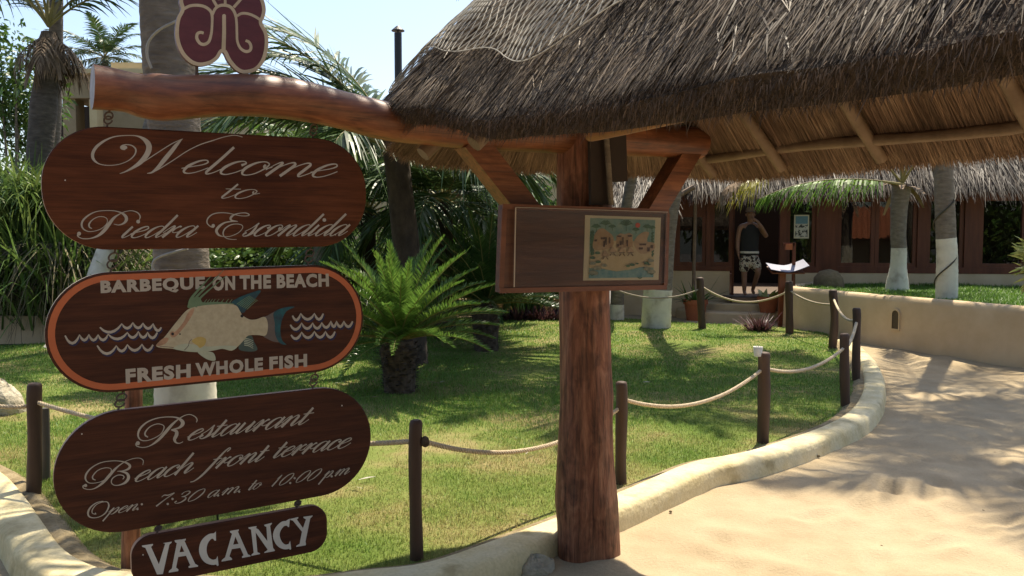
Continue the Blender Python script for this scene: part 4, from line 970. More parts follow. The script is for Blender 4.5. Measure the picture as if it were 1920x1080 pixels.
# post
edge = [(545, 1048, 1145), (590, 1048, 1146), (640, 1049, 1148), (690, 1050, 1149), (740, 1050, 1152), (790, 1049, 1150), (850, 1047, 1151), (905, 1043, 1154), (935, 1040, 1158), (980, 1043, 1160), (1030, 1043, 1162), (1066, 1042, 1163)]
prof = [(1.75, AX[0] + .005, .138), (2.02, AX[0] + .0, .138), (2.10, AX[0], .135)]
for y, a, b in edge:
    Yd = 4.13; p, q = PY(a, y, Yd), PY(b, y, Yd); prof.append((p[2], (p[0] + q[0]) / 2, (q[0] - p[0]) / 2))
prof.append((-.12, prof[-1][1], prof[-1][2] * 1.05)); prof.sort(reverse=True)
prof = resample(np.array(prof), .035)
n = 40; th = np.linspace(0, 2 * np.pi, n, endpoint=False); V = []
for z, cx, r in prof:
    lump = .045 * smoothnoise(np.cos(th) * 2.2, np.sin(th) * 2.2 + z * 3.5, 71, 3) + .06 * np.cos(3 * th + 1.2 + z * .6) * .5 + .02 * np.cos(7 * th + z * 3)
    rr = r * (1 + lump) / (1.02)
    V.append(np.stack([cx + rr * np.cos(th), AX[1] + rr * np.sin(th), np.full(n, z)], 1))
V = np.array(V); V = np.concatenate([V, V[:, :1]], 1)
mb = MB(); mb.grid(V, flip=True); mb.build('post', M['post'], can, smooth=True)
# beam
def bpt(px, py):
    p = PL(px, py, AX, bn); return p
bl = [(173, 163, 84), (205, 167, 80), (240, 173, 76), (270, 180, 82), (295, 182, 87), (330, 183, 83), (400, 179, 78), (480, 179, 78), (560, 188, 76), (640, 206, 71), (720, 226, 73), (800, 238, 68), (900, 248, 66), (1000, 252, 66), (1100, 257, 66), (1200, 262, 62), (1312, 268, 58)]
P = []
for px, py, d in bl:
    c = bpt(px, py); u = ray(px, py); P.append((*c, d / 1600 * np.dot(c - CP, CF) / 2))
P = catmull(np.array(P), 6)
mb = MB()
n = 28; th = np.linspace(0, 2 * np.pi, n, endpoint=False)
rr = P[:, 3:4] * (1 + .022 * smoothnoise(np.cos(th)[None] * 1.5 + np.arange(len(P))[:, None] * .045, np.sin(th)[None] * 1.5, 81, 3))
# slanted sawn end
mb.tube(P[:, :3], rr, n, cap=False)
E0 = mb.v[0].reshape(len(P), n, 3)
dsl = bdir * 0
capc = P[0, :3]
mb.add(E0[0], [list(range(n))[::-1]], 1); mb.add(E0[-1], [list(range(n))], 1)
mb.build('beam', [M['log'], M['endgrain']], can, smooth=True, auto=50)
# stub of a cut branch on the beam
# braces
def squared(mb, a, b, w, d):
    a, b = np.asarray(a, float), np.asarray(b, float); t = nrm(b - a); s = nrm(np.cross(t, bn)); f = np.cross(s, t)
    mb.box((a + b) / 2, (np.linalg.norm(b - a), w, d), np.stack([t, s, f], 1))
mb = MB(); squared(mb, bpt(878, 262), bpt(1030, 455), .115, .10); mb.build('brace', M['log'], can)
mb = MB(); squared(mb, bpt(1294, 275), bpt(1165, 490), .105, .10); mb.build('brace', M['log'], can)
# ---- roof
ru = np.array([.5, -.866, 0]); rs = np.array([.866, .5, 0])
HW, W0, WE = 1.02, .12, 4.3
ZR = 2.98
def eave(q):
    """q: 0..1 round the eave: near side, round end, far side -> (point, ridge point)"""
    q = np.asarray(q, float)
    Ls = WE - W0; La = math.pi * HW; tot = 2 * Ls + La; d = q * tot
    w = np.where(d < Ls, WE - d, np.where(d > Ls + La, W0 + d - Ls - La, 0)); ang = np.clip((d - Ls) / La, 0, 1) * math.pi
    arc = (d >= Ls) & (d <= Ls + La)
    ww = np.where(arc, W0 - HW * np.sin(ang), w); ss = np.where(arc, -HW * np.cos(ang), np.where(d < Ls, -HW, HW))
    near = np.interp(ww, [-.9, .1, .42, .86, 1.2, 2.2], [2.07, 2.13, 2.09, 1.99, 1.975, 1.925])
    farz = np.interp(ww, [-.9, .1, .6, 1.5], [2.06, 1.985, 1.985, 2.0])
    k = np.clip((ss + HW) / (2 * HW), 0, 1)
    z = near * (1 - k) + farz * k
    E = AX + ru * ww[..., None] + rs * ss[..., None] + np.array([0, 0, 1.]) * z[..., None]
    R = AX + ru * np.maximum(ww, W0 + .05)[..., None] + np.array([0, 0, ZR])
    return E, R
def roofp(q, h, off=0.):
    E, R = eave(q); h = np.asarray(h)
    P = E * (1 - h)[..., None] + R * h[..., None]
    out = nrm((E - R) * [1, 1, 0]); sl = math.atan2(ZR - 2.0, HW)
    N = out * math.sin(sl) + np.array([0, 0, math.cos(sl)])
    bulge = .07 * np.sin(np.pi * np.clip(h, 0, 1)) + off
    return P + N * (bulge[..., None] if np.ndim(bulge) else bulge), N, nrm(E - R)
q = np.r_[np.linspace(0, .38, 90), np.linspace(.381, .63, 90), np.linspace(.631, 1, 70)]
h = np.linspace(0, 1, 26)
Q, Hh = np.meshgrid(q, h, indexing='ij')
bump = .022 * smoothnoise(Q * 60, Hh * 9, 91, 3)
TH = .085
top, _, _ = roofp(Q, Hh, bump); bot, _, _ = roofp(Q, Hh * .97 + .0, -TH + bump * .5)
mb = MB(); mb.grid(top, 0, flip=True); mb.grid(np.stack([bot[:, 0], top[:, 0]], 1), 0); mb.grid(np.stack([bot[0], top[0]], 1), 0); mb.grid(np.stack([bot[-1], top[-1]], 1), 0)
SLOPE = math.hypot(HW, ZR - 2.0)
def straws(n, hmax, L, W, lift, mi, q0=0., q1=1., yaw=.2):
    qq = rng.uniform(q0, q1, n); LL = rng.uniform(*L, n); hh = LL / SLOPE * .97 - .006 + rng.random(n) ** 1.1 * hmax
    P, N, D = roofp(qq, hh, .022 * smoothnoise(qq * 60, hh * 9, 91, 3) + rng.uniform(-.004, .022, n))
    D = nrm(D - N * ((.07 * np.sin(np.pi * np.clip(hh, 0, 1)) - .07 * np.sin(np.pi * np.clip(hh - LL / SLOPE, 0, 1))) / LL * .8)[:, None])
    sd = nrm(np.cross(N, D))
    drift = .12 * smoothnoise(qq * 45, hh * 5, 95, 2)
    D2 = nrm(D + sd * (rng.normal(0, yaw, n) + drift)[:, None] + N * rng.normal(lift, .05, n)[:, None])
    Sd = nrm(np.cross(D2, N) + N * rng.normal(0, .5, n)[:, None])
    mb.strips(P, D2, LL, rng.uniform(*W, n), Sd, droop=.06, K=3, mi=mi, prof=lambda s: np.array([.8, 1, .85, .3]))
straws(210000, .72, (.06, .20), (.0013, .0030), .022, 1, .16, .64)
straws(16000, .72, (.05, .16), (.002, .005), .10, 1, .16, .64, .5)
straws(26000, .85, (.12, .34), (.003, .006), .03, 1, .0, 1.)
# ragged cut edge of the eave
n = 110000
qq = rng.uniform(.0, 1., n); t = rng.random(n)
P, N, D = roofp(qq, rng.uniform(-.01, .05, n), -TH * t * 1.08 + .01)
sd = nrm(np.cross(N, D)); dn = nrm(D * .9 + np.array([0, 0, -.75]) - N * .2)
D2 = nrm(dn + sd * rng.normal(0, .28, n)[:, None] + N * rng.normal(0, .25, n)[:, None])
Sd = nrm(np.cross(D2, N) + rng.normal(0, .5, (n, 3)))
mb.strips(P, D2, rng.uniform(.010, .030, n) * (1 + 1.2 * (rng.random(n) > .96)), rng.uniform(.002, .0042, n), Sd, K=1, mi=2)
mb.build('thatch', [M['straw_core'], M['straw'], M['straw_cut']], can)
# lining seen from below
mb = MB(); mb.grid(bot, 0)
n = 150000
qq = rng.uniform(.36, 1., n); LL = rng.uniform(.22, .75, n); hh = LL / SLOPE * .95 + rng.random(n) * .8
P, N, D = roofp(qq, hh * .97, -TH + .0)
P = P - N * rng.uniform(.008, .028, n)[:, None]
D = nrm(D - N * ((.07 * np.sin(np.pi * np.clip(hh * .97, 0, 1)) - .07 * np.sin(np.pi * np.clip(hh * .97 - LL / SLOPE, 0, 1))) / LL)[:, None])
sd = nrm(np.cross(N, D)); D2 = nrm(D + sd * rng.normal(0, .045, n)[:, None] - N * rng.normal(.0, .006, n)[:, None])
Sd = nrm(np.cross(D2, N) + N * rng.normal(0, .18, n)[:, None])
mb.strips(P, D2, LL, rng.uniform(.0022, .0048, n), Sd, droop=.0, K=2, mi=1, prof=lambda s: np.array([.9, 1, .5]))
n = 34000                                    # loose ends hanging below the far eave
qq = rng.uniform(.40, 1., n); P, N, D = roofp(qq, rng.uniform(0, .03, n), -TH * rng.uniform(.5, 1.1, n))
sd = nrm(np.cross(N, D)); D2 = nrm(D * .5 + np.array([0, 0, -.8]) + sd * rng.normal(0, .10, n)[:, None])
mb.strips(P, D2, rng.uniform(.02, .065, n), rng.uniform(.003, .006, n), nrm(np.cross(D2, N) + rng.normal(0, .3, (n, 3))), K=1, mi=1)
mb.build('thatch_lining', [M['lining_base'], M['straw_in']], can)
# purlins and rafters
def rp(w, s, z): return AX + ru * w + rs * s + np.array([0, 0, z])
ww = np.linspace(-.15, 4.2, 24)
mb = MB(); mb.tube([rp(x, -.80 + .012 * math.sin(x * 3), 1.935 + .008 * math.sin(x * 4)) for x in ww + 1.35], .027, 10); mb.build('purlin', M['pole_orange'], can, smooth=True)
mb = MB(); mb.tube([rp(x, .84 + .015 * math.sin(x * 5), 2.018 + .012 * math.sin(x * 3.3)) for x in ww], .024 * (1 + .08 * np.sin(ww * 9)), 10); mb.build('purlin', M['pole'], can, smooth=True)
for w_ in (-.06, .42, .98, 1.65, 2.4):
    mb = MB(); a = rp(w_, .90, 1.938); b = rp(w_, .08, 1.938 + .82 * .93)
    d = (b - a) * np.linspace(0, 1, 8)[:, None] + a + rs * .0
    mb.tube(d, .028, 10); mb.build('rafter', M['pole'], can, smooth=True, auto=50)
    mb = MB(); a = rp(w_ + .05, -.84, 1.96); b = rp(w_ + .05, -.08, 1.96 + .76 * .93); mb.tube([a, b], .034, 10); mb.build('rafter', M['pole'], can, smooth=True, auto=50)
mb = MB(); mb.tube([rp(.0, 0, 2.78), rp(4.3, 0, 2.78)], .05, 10); mb.build('ridge_pole', M['pole'], can, smooth=True)
# dark boards and sticks wedged under the roof above the notice board
mb = MB()
def plank(x0, x1, y0, y1, off, th=.02):
    V = [PL(x, y, AX + bn * off, bn) for x, y in ((x0, y0), (x1, y0 + (x1 - x0) * .03), (x1 + 3, y1), (x0 + 3, y1))]
    mb.prism(V, -bn * th)
plank(1106, 1140, 238, 384, .175); plank(1143, 1174, 248, 340, .19, .08)
mb.build('hanging_plank', flat('dark_plank', (.030, .018, .013), rough=.7), can)
mb = MB(); mb.tube([PL(x, y, AX + bn * .2, bn) for x, y in ((1136, 240), (1140, 300), (1146, 384))], .013, 8); mb.build('stick', M['bark'], can, smooth=True)
# fishing net on the roof
nt_ = thing('fishing_net', 'pale knotted fishing net draped over the top of the thatched canopy', 'net', AX + [0, 0, 3])
mb = MB()
Ls = WE - W0; tot = 2 * Ls + math.pi * HW
def qof(w):                                # near side, w measured along the ridge (negative: on round end)
    return np.where(w > W0, (WE - w) / tot, (Ls + np.clip(W0 - w, 0, 3)) / tot)
hb = lambda s: .17 + .035 * np.sin(s * 5) + .03 * np.sin(s * 9 + 1)
us = np.arange(-1.0, 1.9, .06)
for fam in (1, -1):
    for u0 in np.arange(-2.5, 3.4, .05):
        t = np.linspace(0, 1, 44)
        s = u0 + fam * t * .55 + .012 * np.sin(t * 20 + u0 * 9)
        lo = hb(s); hh = lo + t * (1.0 - lo)
        ok = (s > -.9) & (s < 1.75) & (hh < .75)
        if ok.sum() < 4: continue
        s, hh = s[ok], hh[ok]
        P, N, D = roofp(qof(s), hh, .068 + .012 * smoothnoise(s * 6, hh * 14, 99, 2))
        mb.tube(P, .0023, 4, cap=False)
s = np.linspace(-.9, 1.75, 190); P, N, D = roofp(qof(s), hb(s), np.full(190, .066)); mb.tube(P, .0022, 5, cap=False)
mb.build('mesh_cords', M['net'], nt_)
# ================================================================== NOTICE BOARD
nb0 = AX + bn * .215
npl = Plane(nb0, YAW)
nb = thing('notice_board', 'wide varnished wooden notice board with a clear front fixed to the canopy post', 'notice board', nb0)
cor = [(941, 384), (1252, 394), (1248, 541), (935, 548)]
V = np.array([npl.px(x, y) for x, y in cor])
mb = MB(); mb.prism(V - npl.n * .03, npl.n * .03); mb.build('board', mat('board_veneer', [(.3, (.075, .024, .011)), (.7, (.13, .046, .021))], scale=3, stretch=(1.2, 1.2, 12), rough=.45, bump=.1), nb)
mb = MB()
for a, b in ((0, 1), (3, 2)):
    p, r_ = V[a], V[b]; d = nrm(r_ - p); up = np.array([0, 0, 1. if a == 0 else -1.])
    mb.prism([p + up * .004, r_ + up * .004, r_ - up * .018, p - up * .018] + npl.n * .0005, npl.n * .009)
for a, b in ((0, 3), (1, 2)):
    p, r_ = V[a], V[b]; sx = npl.e1 * (1 if a == 0 else -1)
    mb.prism([p - sx * .004 - [0, 0, .0185], p + sx * .02 - [0, 0, .0185], r_ + sx * .02 + [0, 0, .0185], r_ - sx * .004 + [0, 0, .0185]] + npl.n * .0005, npl.n * .010)
mb.build('frame', mat('board_frame_wood', [(.3, (.11, .036, .017)), (.7, (.19, .068, .034))], scale=4, stretch=(1.2, 1.2, 6), rough=.5, bump=.1), nb)
mb = MB(); pc = [(963, 389), (1248, 398), (1244, 531), (960, 538)]
mb.prism(np.array([npl.px(x, y) for x, y in pc]) + npl.n * .012, npl.n * .004); mb.build('clear_panel', M['acrylic'], nb)
ed = MB()
ed.prism(np.array([npl.px(x, y) for x, y in ((962, 389), (964.2, 389), (961.4, 538), (959.2, 538))]) + npl.n * .0162, npl.n * .0006)
ed.prism(np.array([npl.px(x, y) for x, y in ((964.5, 388.4), (1248, 397.4), (1248, 398.4), (964.5, 389.4))]) + npl.n * .0162, npl.n * .0006)
ed.build('panel_edge', flat('acrylic_edge', (.42, .34, .28), rough=.3), nb)
# map picture behind the panel
mp_ = thing('map_poster', 'illustrated beach map on cream paper pinned behind the notice board panel', 'poster', npl.px(1168, 465, .002))
SM, OM = 7.7125, (1090, 395)
npl.k = 0
mb = MB(); V = np.array([npl.px(x / SM + OM[0], y / SM + OM[1]) for x, y in ((52, 65), (1148, 102), (1112, 1000), (22, 1010))]); mb.prism(V + npl.n * .001, npl.n * .0012); mb.build('paper', M['paper'], mp_)
MM = [mat('map_sky', [(.3, (.13, .27, .27)), (.7, (.29, .38, .32))], scale=30), mat('map_sand', [(.3, (.46, .37, .23)), (.7, (.54, .44, .29))], scale=30), mat('map_water', [(.3, (.09, .24, .30)), (.7, (.26, .39, .40))], scale=40), mat('map_hut', [(.35, (.36, .22, .13)), (.65, (.40, .29, .18))], scale=45),
      flat('map_ink', (.10, .055, .04)), flat('map_green', (.06, .13, .075), var=.4), flat('map_sun', (.55, .09, .05)), mat('map_rock', [(.3, (.14, .18, .16)), (.7, (.38, .36, .27))], scale=40), flat('map_roof', (.42, .30, .20))]
mb = MB()
class Off(Plane): pass
mpl = Plane(nb0 + npl.n * .0025, YAW)
def mpoly(pts, mi, sm=False):
    pts = np.array(pts, float)
    if sm: pts = catmull(pts, 4, True)[:, :2]
    tpoly(mb, mpl, pts, SM, OM, mi)
mpoly([(128,105),(1068,135),(1040,965),(105,978)], 0)
mpoly([(112,640),(190,520),(400,440),(700,420),(1052,560),(1045,820),(850,815),(700,850),(500,875),(300,840),(110,830)], 1)
mpoly([(105,976),(106,880),(300,845),(500,885),(700,865),(900,810),(1043,850),(1040,963)], 2)
r_ = np.random.default_rng(5)
def palm(x, y, s, mi=5):
    for a in np.linspace(200, 340, 7):
        dx, dy = math.cos(rad(a)), math.sin(rad(a))
        trace(mb, mpl, [(x, y, 14), (x + dx * s * .6, y + dy * s * .7, 18), (x + dx * s, y + dy * s * .5, 4)], SM, OM, mi=mi)
    trace(mb, mpl, [(x, y, 8), (x + 4, y + s * .7, 8)], SM, OM, mi=mi)
for k in range(16):
    mpoly([(120 + 12 * r_.random() + (k % 2) * 880, 300 + k * 22), (170 + (k % 2) * 880, 285 + k * 22), (185 + (k % 2) * 850, 320 + k * 22), (140 + (k % 2) * 880, 340 + k * 22)], 5, True)
mpoly([(180,560),(175,410),(215,300),(300,255),(375,300),(460,380),(430,540)], 3, True)
mpoly([(495,545),(505,370),(735,350),(740,525)], 3); mpoly([(490,375),(560,325),(620,345),(690,320),(755,355),(620,385)], 8)
mpoly([(755,455),(860,325),(975,315),(945,440),(1050,470),(1050,560),(930,620),(820,600)], 8, True)
for x, y, s in ((210,250,80),(345,205,90),(440,245,60),(640,215,110),(780,290,60),(940,250,70),(1010,260,60)): palm(x, y, s)
disc(mb, mpl, OM[0] + 805 / SM, OM[1] + 210 / SM, 4.6, 6)
for x, y, a, c in [(200,430,40,30),(300,400,60,30),(320,480,24,90),(350,440,16,110),(400,430,20,90),(540,370,60,24),(690,365,60,24),(560,470,22,60),(655,470,20,90),(590,440,14,110),(520,500,30,40),(880,490,100,24),(850,545,60,30),(960,560,40,60),(1010,520,40,50)]:
    mpoly([(x - a / 2, y - c / 2), (x + a / 2, y - c / 2), (x + a / 2 * .8, y + c / 2), (x - a / 2, y + c / 2)], 4)
for x, y in ((335,610),(440,555),(575,560),(695,560)):
    mpoly([(x - 60, y + 40), (x, y - 40), (x + 60, y + 40)], 8); trace(mb, mpl, [(x - 45, y + 45, 8), (x, y + 48, 8), (x + 45, y + 45, 8)], SM, OM, mi=4)
    trace(mb, mpl, [(x - 40, y + 95, 14), (x - 15, y + 60, 10)], SM, OM, mi=4); trace(mb, mpl, [(x + 40, y + 95, 14), (x + 15, y + 60, 10)], SM, OM, mi=4)
for x, y, s in ((160,900,70),(220,830,60),(150,760,50),(230,740,40),(320,790,45),(220,610,40),(150,680,40),(940,840,55),(1000,880,60),(930,760,40),(990,720,45),(660,800,30),(720,780,40),(790,765,25)):
    mpoly([(x + s * math.cos(t) * (1 + .2 * math.sin(3 * t)), y + s * .5 * math.sin(t)) for t in np.linspace(0, 6.28, 9)[:-1]], 7 if s > 42 else 5, True)
for x, y in ((140,920),(1000,905),(830,965),(960,770)): trace(mb, mpl, [(x - 35, y, 6), (x, y + 12, 16), (x + 35, y, 6)], SM, OM, mi=5)
mb.build('map_print', MM, mp_)
# ================================================================== ROPE FENCE
FP = [(63, 935, 718, 26, 'dark fence post at the left in front of the pale rock'), (780, 1055, 787, 25, 'fence post nearest the camera between the hanging signs and the canopy post'), (1165, 915, 715, 22, 'fence post just behind the thick canopy post'),
      (1430, 835, 660, 23, 'fence post with a white cup on its top'), (1584, 765, 625, 18, 'shorter front fence post of three on the right bend of the kerb'), (1606, 718, 577, 15, 'fence post at the outermost right of the rope line'),
      (1562, 655, 543, 15, 'slightly crooked fence post in front of the retaining wall corner'), (1480, 627, 527, 14, 'fence post directly in front of the menu stand'), (1317, 618, 520, 14, 'leaning fence post in front of the left terracotta pot')]
posts = []
for k, (x, yb, yt, wd, lab) in enumerate(FP):
    b = G(x, yb, LZ - .02); t = PY(x + (3 if k == 3 else -5 if k == 8 else 2 if k == 0 else 0), yt, b[1]); r = wd / 2 / 1600 * b[1]
    zz = np.r_[np.linspace(-.1, 1, 14)]; H = t - b
    P = np.array([b + H * z + np.array([.004 * math.sin(z * 4 + k * 2) * (5 if k == 6 else 1), 0, 0]) * (z < .99) for z in zz])
    R = r * (1 + .05 * np.sin(zz * 9 + k)); 
    P = np.vstack([P[:-1], P[-1] - H * .025, P[-1] - H * .006, P[-1]]); R = np.r_[R[:-1], r * 1.0, r * .86, r * .55]
    mb = MB(); mb.tube(P, R, 14); o = mb.build('fence_post', M['fencewood'], smooth=True)
    tag(o, lab, 'fence post', 'fence posts carrying the rope around the lawn'); posts.append((b, t, r))
mb = MB(); b = G(85, 905, LZ - .02); t = PY(84, 765, b[1]); mb.tube([b - [0, 0, .1], (b + t) / 2 + [.004, 0, 0], t], .027, 10)
tag(mb.build('fence_stake', flat('grey_stake', (.075, .065, .055), scale=12), smooth=True, auto=40), 'thinner grey stake beside the left dark fence post', 'stake')
b = G(243, 1064, LZ); t = PY(251, 738, b[1] + .02)
mb = MB(); mb.tube([b - [0, 0, .1], (b + t) / 2, t, t + (t - b) * .1], [.042, .040, .038, .036], 14)
tag(mb.build('sign_stake', M['post'], smooth=True, auto=40), 'reddish varnished post standing on the lawn edge behind the hanging signs', 'post')
def rope(a, b, sag, r, label, twist=True, m=None, group='rope spans of the lawn fence'):
    a, b = np.asarray(a, float), np.asarray(b, float); L = np.linalg.norm(b - a)
    n = int(L / (.008 if twist else .06)) + 8; s = np.linspace(0, 1, n)
    C = a + (b - a) * s[:, None]; C[:, 2] -= sag * 4 * s * (1 - s)
    mb = MB()
    if twist:
        T = nrm(np.gradient(C, axis=0)); A = nrm(np.cross(T, [0, 0, 1.])); B = np.cross(T, A); ph = s * L / .055 * 2 * math.pi
        for k in range(3):
            q = ph + k * 2.094
            mb.tube(C + (A * np.cos(q)[:, None] + B * np.sin(q)[:, None]) * r * .5, r * .58, 6)
    else: mb.tube(C, r, 7)
    o = mb.build('rope', m or M['rope'], smooth=True); return tag(o, label, 'rope', group)
def pin(k, f=.80, side=0.): b, t, r = posts[k]; return b + (t - b) * f + np.array([side * r, 0, 0])
def PP(px, py, k): return PY(px, py, posts[k][0][1])
rope(PP(62, 752, 0), PP(779, 827, 1), .10, .013, 'rope span from the left dark post passing behind the lowest signs')
rope(PP(-160, 640, 0) + [0, -.2, 0], PP(60, 760, 0), .12, .013, 'rope span leaving the frame at the left of the dark post')
rope(PP(781, 823, 1), PP(1163, 764, 2), .155, .0125, 'rope span from the nearest post to behind the canopy post')
rope(PP(1166, 748, 2), PP(1430, 692, 3), .14, .013, 'rope span sagging between the canopy post and the cup topped post')
rope(PP(1432, 690, 3), PP(1583, 652, 4), .10, .014, 'short rope span between the cup topped post and the right bend')
rope(PP(1584, 652, 4), PP(1606, 604, 5), .06, .016, 'steep rope span at the right bend of the fence')
rope(PP(1605, 600, 5), PP(1563, 560, 6), .10, .016, 'rope span in front of the retaining wall, facing its corner', False, M['rope'])
rope(PP(1562, 571, 6), PP(1481, 545, 7), .06, .016, 'rope span from the crooked post to the menu stand', False, M['rope_dark'])
rope(PP(1480, 545, 7), PP(1316, 537, 8), .22, .016, 'long rope span sagging in front of the restaurant steps', False, M['rope'])
rope(PP(1316, 540, 8), PY(1150, 541, 13.5), .16, .013, 'thin rope span from the leaning post towards the leaning palm', False, M['rope_dark'])
rope(G(-250, 640) + [0, 0, .44], G(100, 640) + [0, 0, .62], .04, .016, 'thin rope strung above the low wall at the far left', False, M['rope'])
# knots
for k, (px, py) in ((1, (797, 828)),):
    mb = MB(); c = PP(px, py, k); mb.lathe(c - [0, 0, .025], [(.008, 0), (.02, .008), (.024, .025), (.02, .042), (.008, .05)], 10, lump=.3)
    tag(mb.build('rope_knot', M['sago_trunk'], smooth=True), 'dark tarred knot where the rope leaves the nearest fence post', 'knot')
mb = MB(); c = posts[3][1]; mb.lathe(c + [-.05, -.01, -.03], [(.028, 0), (.036, .07), (.034, .072), (.027, .004)], 12, cap=False)
tag(mb.build('paper_cup', flat('cup', (.6, .58, .52)), smooth=True), 'small white cup at the top of a fence post', 'cup')
# ================================================================== PLANTS
def leafprof(s): return np.interp(s, [0, .12, .5, 1], [.5, 1., .85, .06])
def frond(mb, base, az, el, L, droop, nl=46, ll=.6, lw=.032, mi=0, ri=1, r=None, s0=.16, dr=.35, vee=.15, twist=0.):
    r = r or rng
    K = 18; s = np.linspace(0, 1, K); e = el - droop * s ** 1.4
    hdir = np.array([math.cos(az), math.sin(az), 0]); T = hdir * np.cos(e)[:, None] + np.array([0, 0, 1.]) * np.sin(e)[:, None]
    P = np.asarray(base) + np.vstack([[0, 0, 0], np.cumsum((T[1:] + T[:-1]) / 2 * L / (K - 1), axis=0)])
    side = np.array([-math.sin(az), math.cos(az), 0])
    if twist: side = side * math.cos(twist) + np.array([0, 0, 1.]) * math.sin(twist)
    mb.tube(P, np.interp(s, [0, .2, 1], [.028, .016, .004]) * L / 2.6, 5, mi=ri)
    sl = np.repeat(np.linspace(s0, .995, nl), 2); sg = np.tile([1, -1], nl); n = len(sl)
    sl = np.clip(sl + r.normal(0, .004, n), 0, 1)
    C = np.stack([np.interp(sl, s, P[:, k]) for k in range(3)], 1); Tt = nrm(np.stack([np.interp(sl, s, T[:, k]) for k in range(3)], 1))
    up = nrm(np.cross(Tt, side)); up = np.where(up[:, 2:3] < 0, -up, up)
    fa_ = np.interp(sl, [s0, .5, 1], [rad(62), rad(52), rad(15)]) + r.normal(0, .06, n)
    D = nrm(Tt * np.cos(fa_)[:, None] + side * (sg * np.sin(fa_))[:, None] + up * (vee + r.normal(0, .08, n))[:, None])
    LL = ll * np.interp(sl, [s0, .3, .55, .85, 1], [.65, 1, 1, .6, .35]) * r.uniform(.85, 1.1, n)
    S = nrm(Tt - D * np.sum(Tt * D, 1, keepdims=True) + up * r.normal(.25, .2, n)[:, None])
    mb.strips(C, D, LL, lw * r.uniform(.8, 1.15, n), S, droop=np.clip(dr + r.normal(0, .1, n), 0, 1), K=4, prof=leafprof, mi=mi)
def trunk_tube(mb, P, R, ringh=.09, n=16, amp=.03, mi=0):
    P = resample(np.c_[catmull(np.asarray(P, float), 8), np.interp(np.linspace(0, 1, (len(P) - 1) * 8 + 1), np.linspace(0, 1, len(R)), R)], .03)
    L = np.r_[0, np.cumsum(np.linalg.norm(np.diff(P[:, :3], axis=0), axis=1))]
    ph = (L / ringh + .3 * np.sin(L * 3)) % 1
    mb.tube(P[:, :3], P[:, 3] * (1 + amp * (1 - ph) - amp * .5 + .012 * np.sin(L * 5)), n, mi=mi)
def coconut(name, label, base, path, R, hub, fr, bk='bark', paint=0., group=None, skirt=0, leafmat='frond', nl=46, lw=.034):
    t = thing(name, label, 'palm', base, group)
    P = np.asarray(path, float)
    if paint:
        Lz = P[:, 2]
        f = lambda z: np.array([np.interp(z, Lz, P[:, k]) for k in range(3)]); rz = lambda z: float(np.interp(z, np.linspace(Lz[0], Lz[-1], len(R)), R))
        z0, z1 = Lz[0], Lz[0] + paint
        zs = np.linspace(z0, z1, 6); mb = MB(); trunk_tube(mb, [f(z) for z in zs], [rz(z) * 1.03 for z in zs], .07, amp=.035); mb.build('painted_base', M['whitewash'], t, smooth=True)
        zs = np.linspace(z1 - .01, Lz[-1], 6); mb = MB(); trunk_tube(mb, [f(z) for z in zs], [rz(z) for z in zs], .085); mb.build('trunk', M['bark'], t, smooth=True)
    else:
        mb = MB(); trunk_tube(mb, P, R, .085); mb.build('trunk', M[bk], t, smooth=True)
    if fr:
        mb = MB()
        for f in fr: frond(mb, hub, nl=nl, lw=lw, **f)
        mb.build('crown', [M[leafmat], M['rachis']], t)
    if skirt:
        mb = MB(); hub = np.asarray(hub)
        for k in range(skirt):
            az = rng.uniform(0, 6.28); frond(mb, hub - [0, 0, .15], az, rng.uniform(-.9, -.3), rng.uniform(.7, 1.2), 1.0, nl=12, ll=.3, lw=.03, dr=.8)
            a = np.array([math.cos(az), math.sin(az), 0]); mb.strips([hub + a * .1 - [0, 0, .1]], nrm(np.array([a * .45 + [0, 0, -1]])), rng.uniform(.5, 1.), .14, np.array([[-a[1], a[0], 0]]), droop=.2, K=4, prof=lambda s: 1 - .6 * s)
        mb.build('dead_leaves', [M['frond_dead'], M['frond_dead']], t)
    return t
def ring(n, L, el=(.2, 1.2), droop=(.9, 1.6), a0=0., **k):
    out = []
    for i in range(n):
        q = i / n
        out.append(dict(az=a0 + i * 2.399, el=el[1] + (el[0] - el[1]) * q + rng.normal(0, .06), L=L * rng.uniform(.85, 1.1), droop=droop[0] + (droop[1] - droop[0]) * q, **k))
    return out
# left palm with dead skirt
Y = 15.6; b = np.array([(80 - 960) / 1600 * Y, Y, 0]); hb_ = PY(92, 62, Y)
fr = [dict(az=a, el=e, L=l, droop=d, ll=.8) for a, e, l, d in ((rad(175), .95, 3.0, 2.3), (rad(20), 1.0, 3.2, 2.2), (rad(60), 1.2, 3.4, 1.5), (rad(120), 1.25, 3.4, 1.4), (rad(200), 1.2, 3.4, 1.3), (rad(-30), 1.25, 3.3, 1.6), (rad(-80), 1.15, 3.2, 1.5), (rad(-120), .9, 3.0, 1.6), (rad(150), .8, 3.1, 1.7), (rad(5), .75, 2.9, 1.9))]
coconut('coconut_palm', 'left coconut palm with brown dead leaves hanging round its trunk', b, [b, PY(68, 500, Y), PY(72, 330, Y), PY(82, 200, Y), hb_], [.30, .24, .22, .23, .13], hb_ + [0, 0, .12], fr, skirt=22, lw=.045, bk='bark_dark')
b = G(76, 664, 0); b = G(104, 662, 0); p1_, p2_ = PY(193, 486, b[1] + .6), PY(270, 300, b[1] + 1.2)
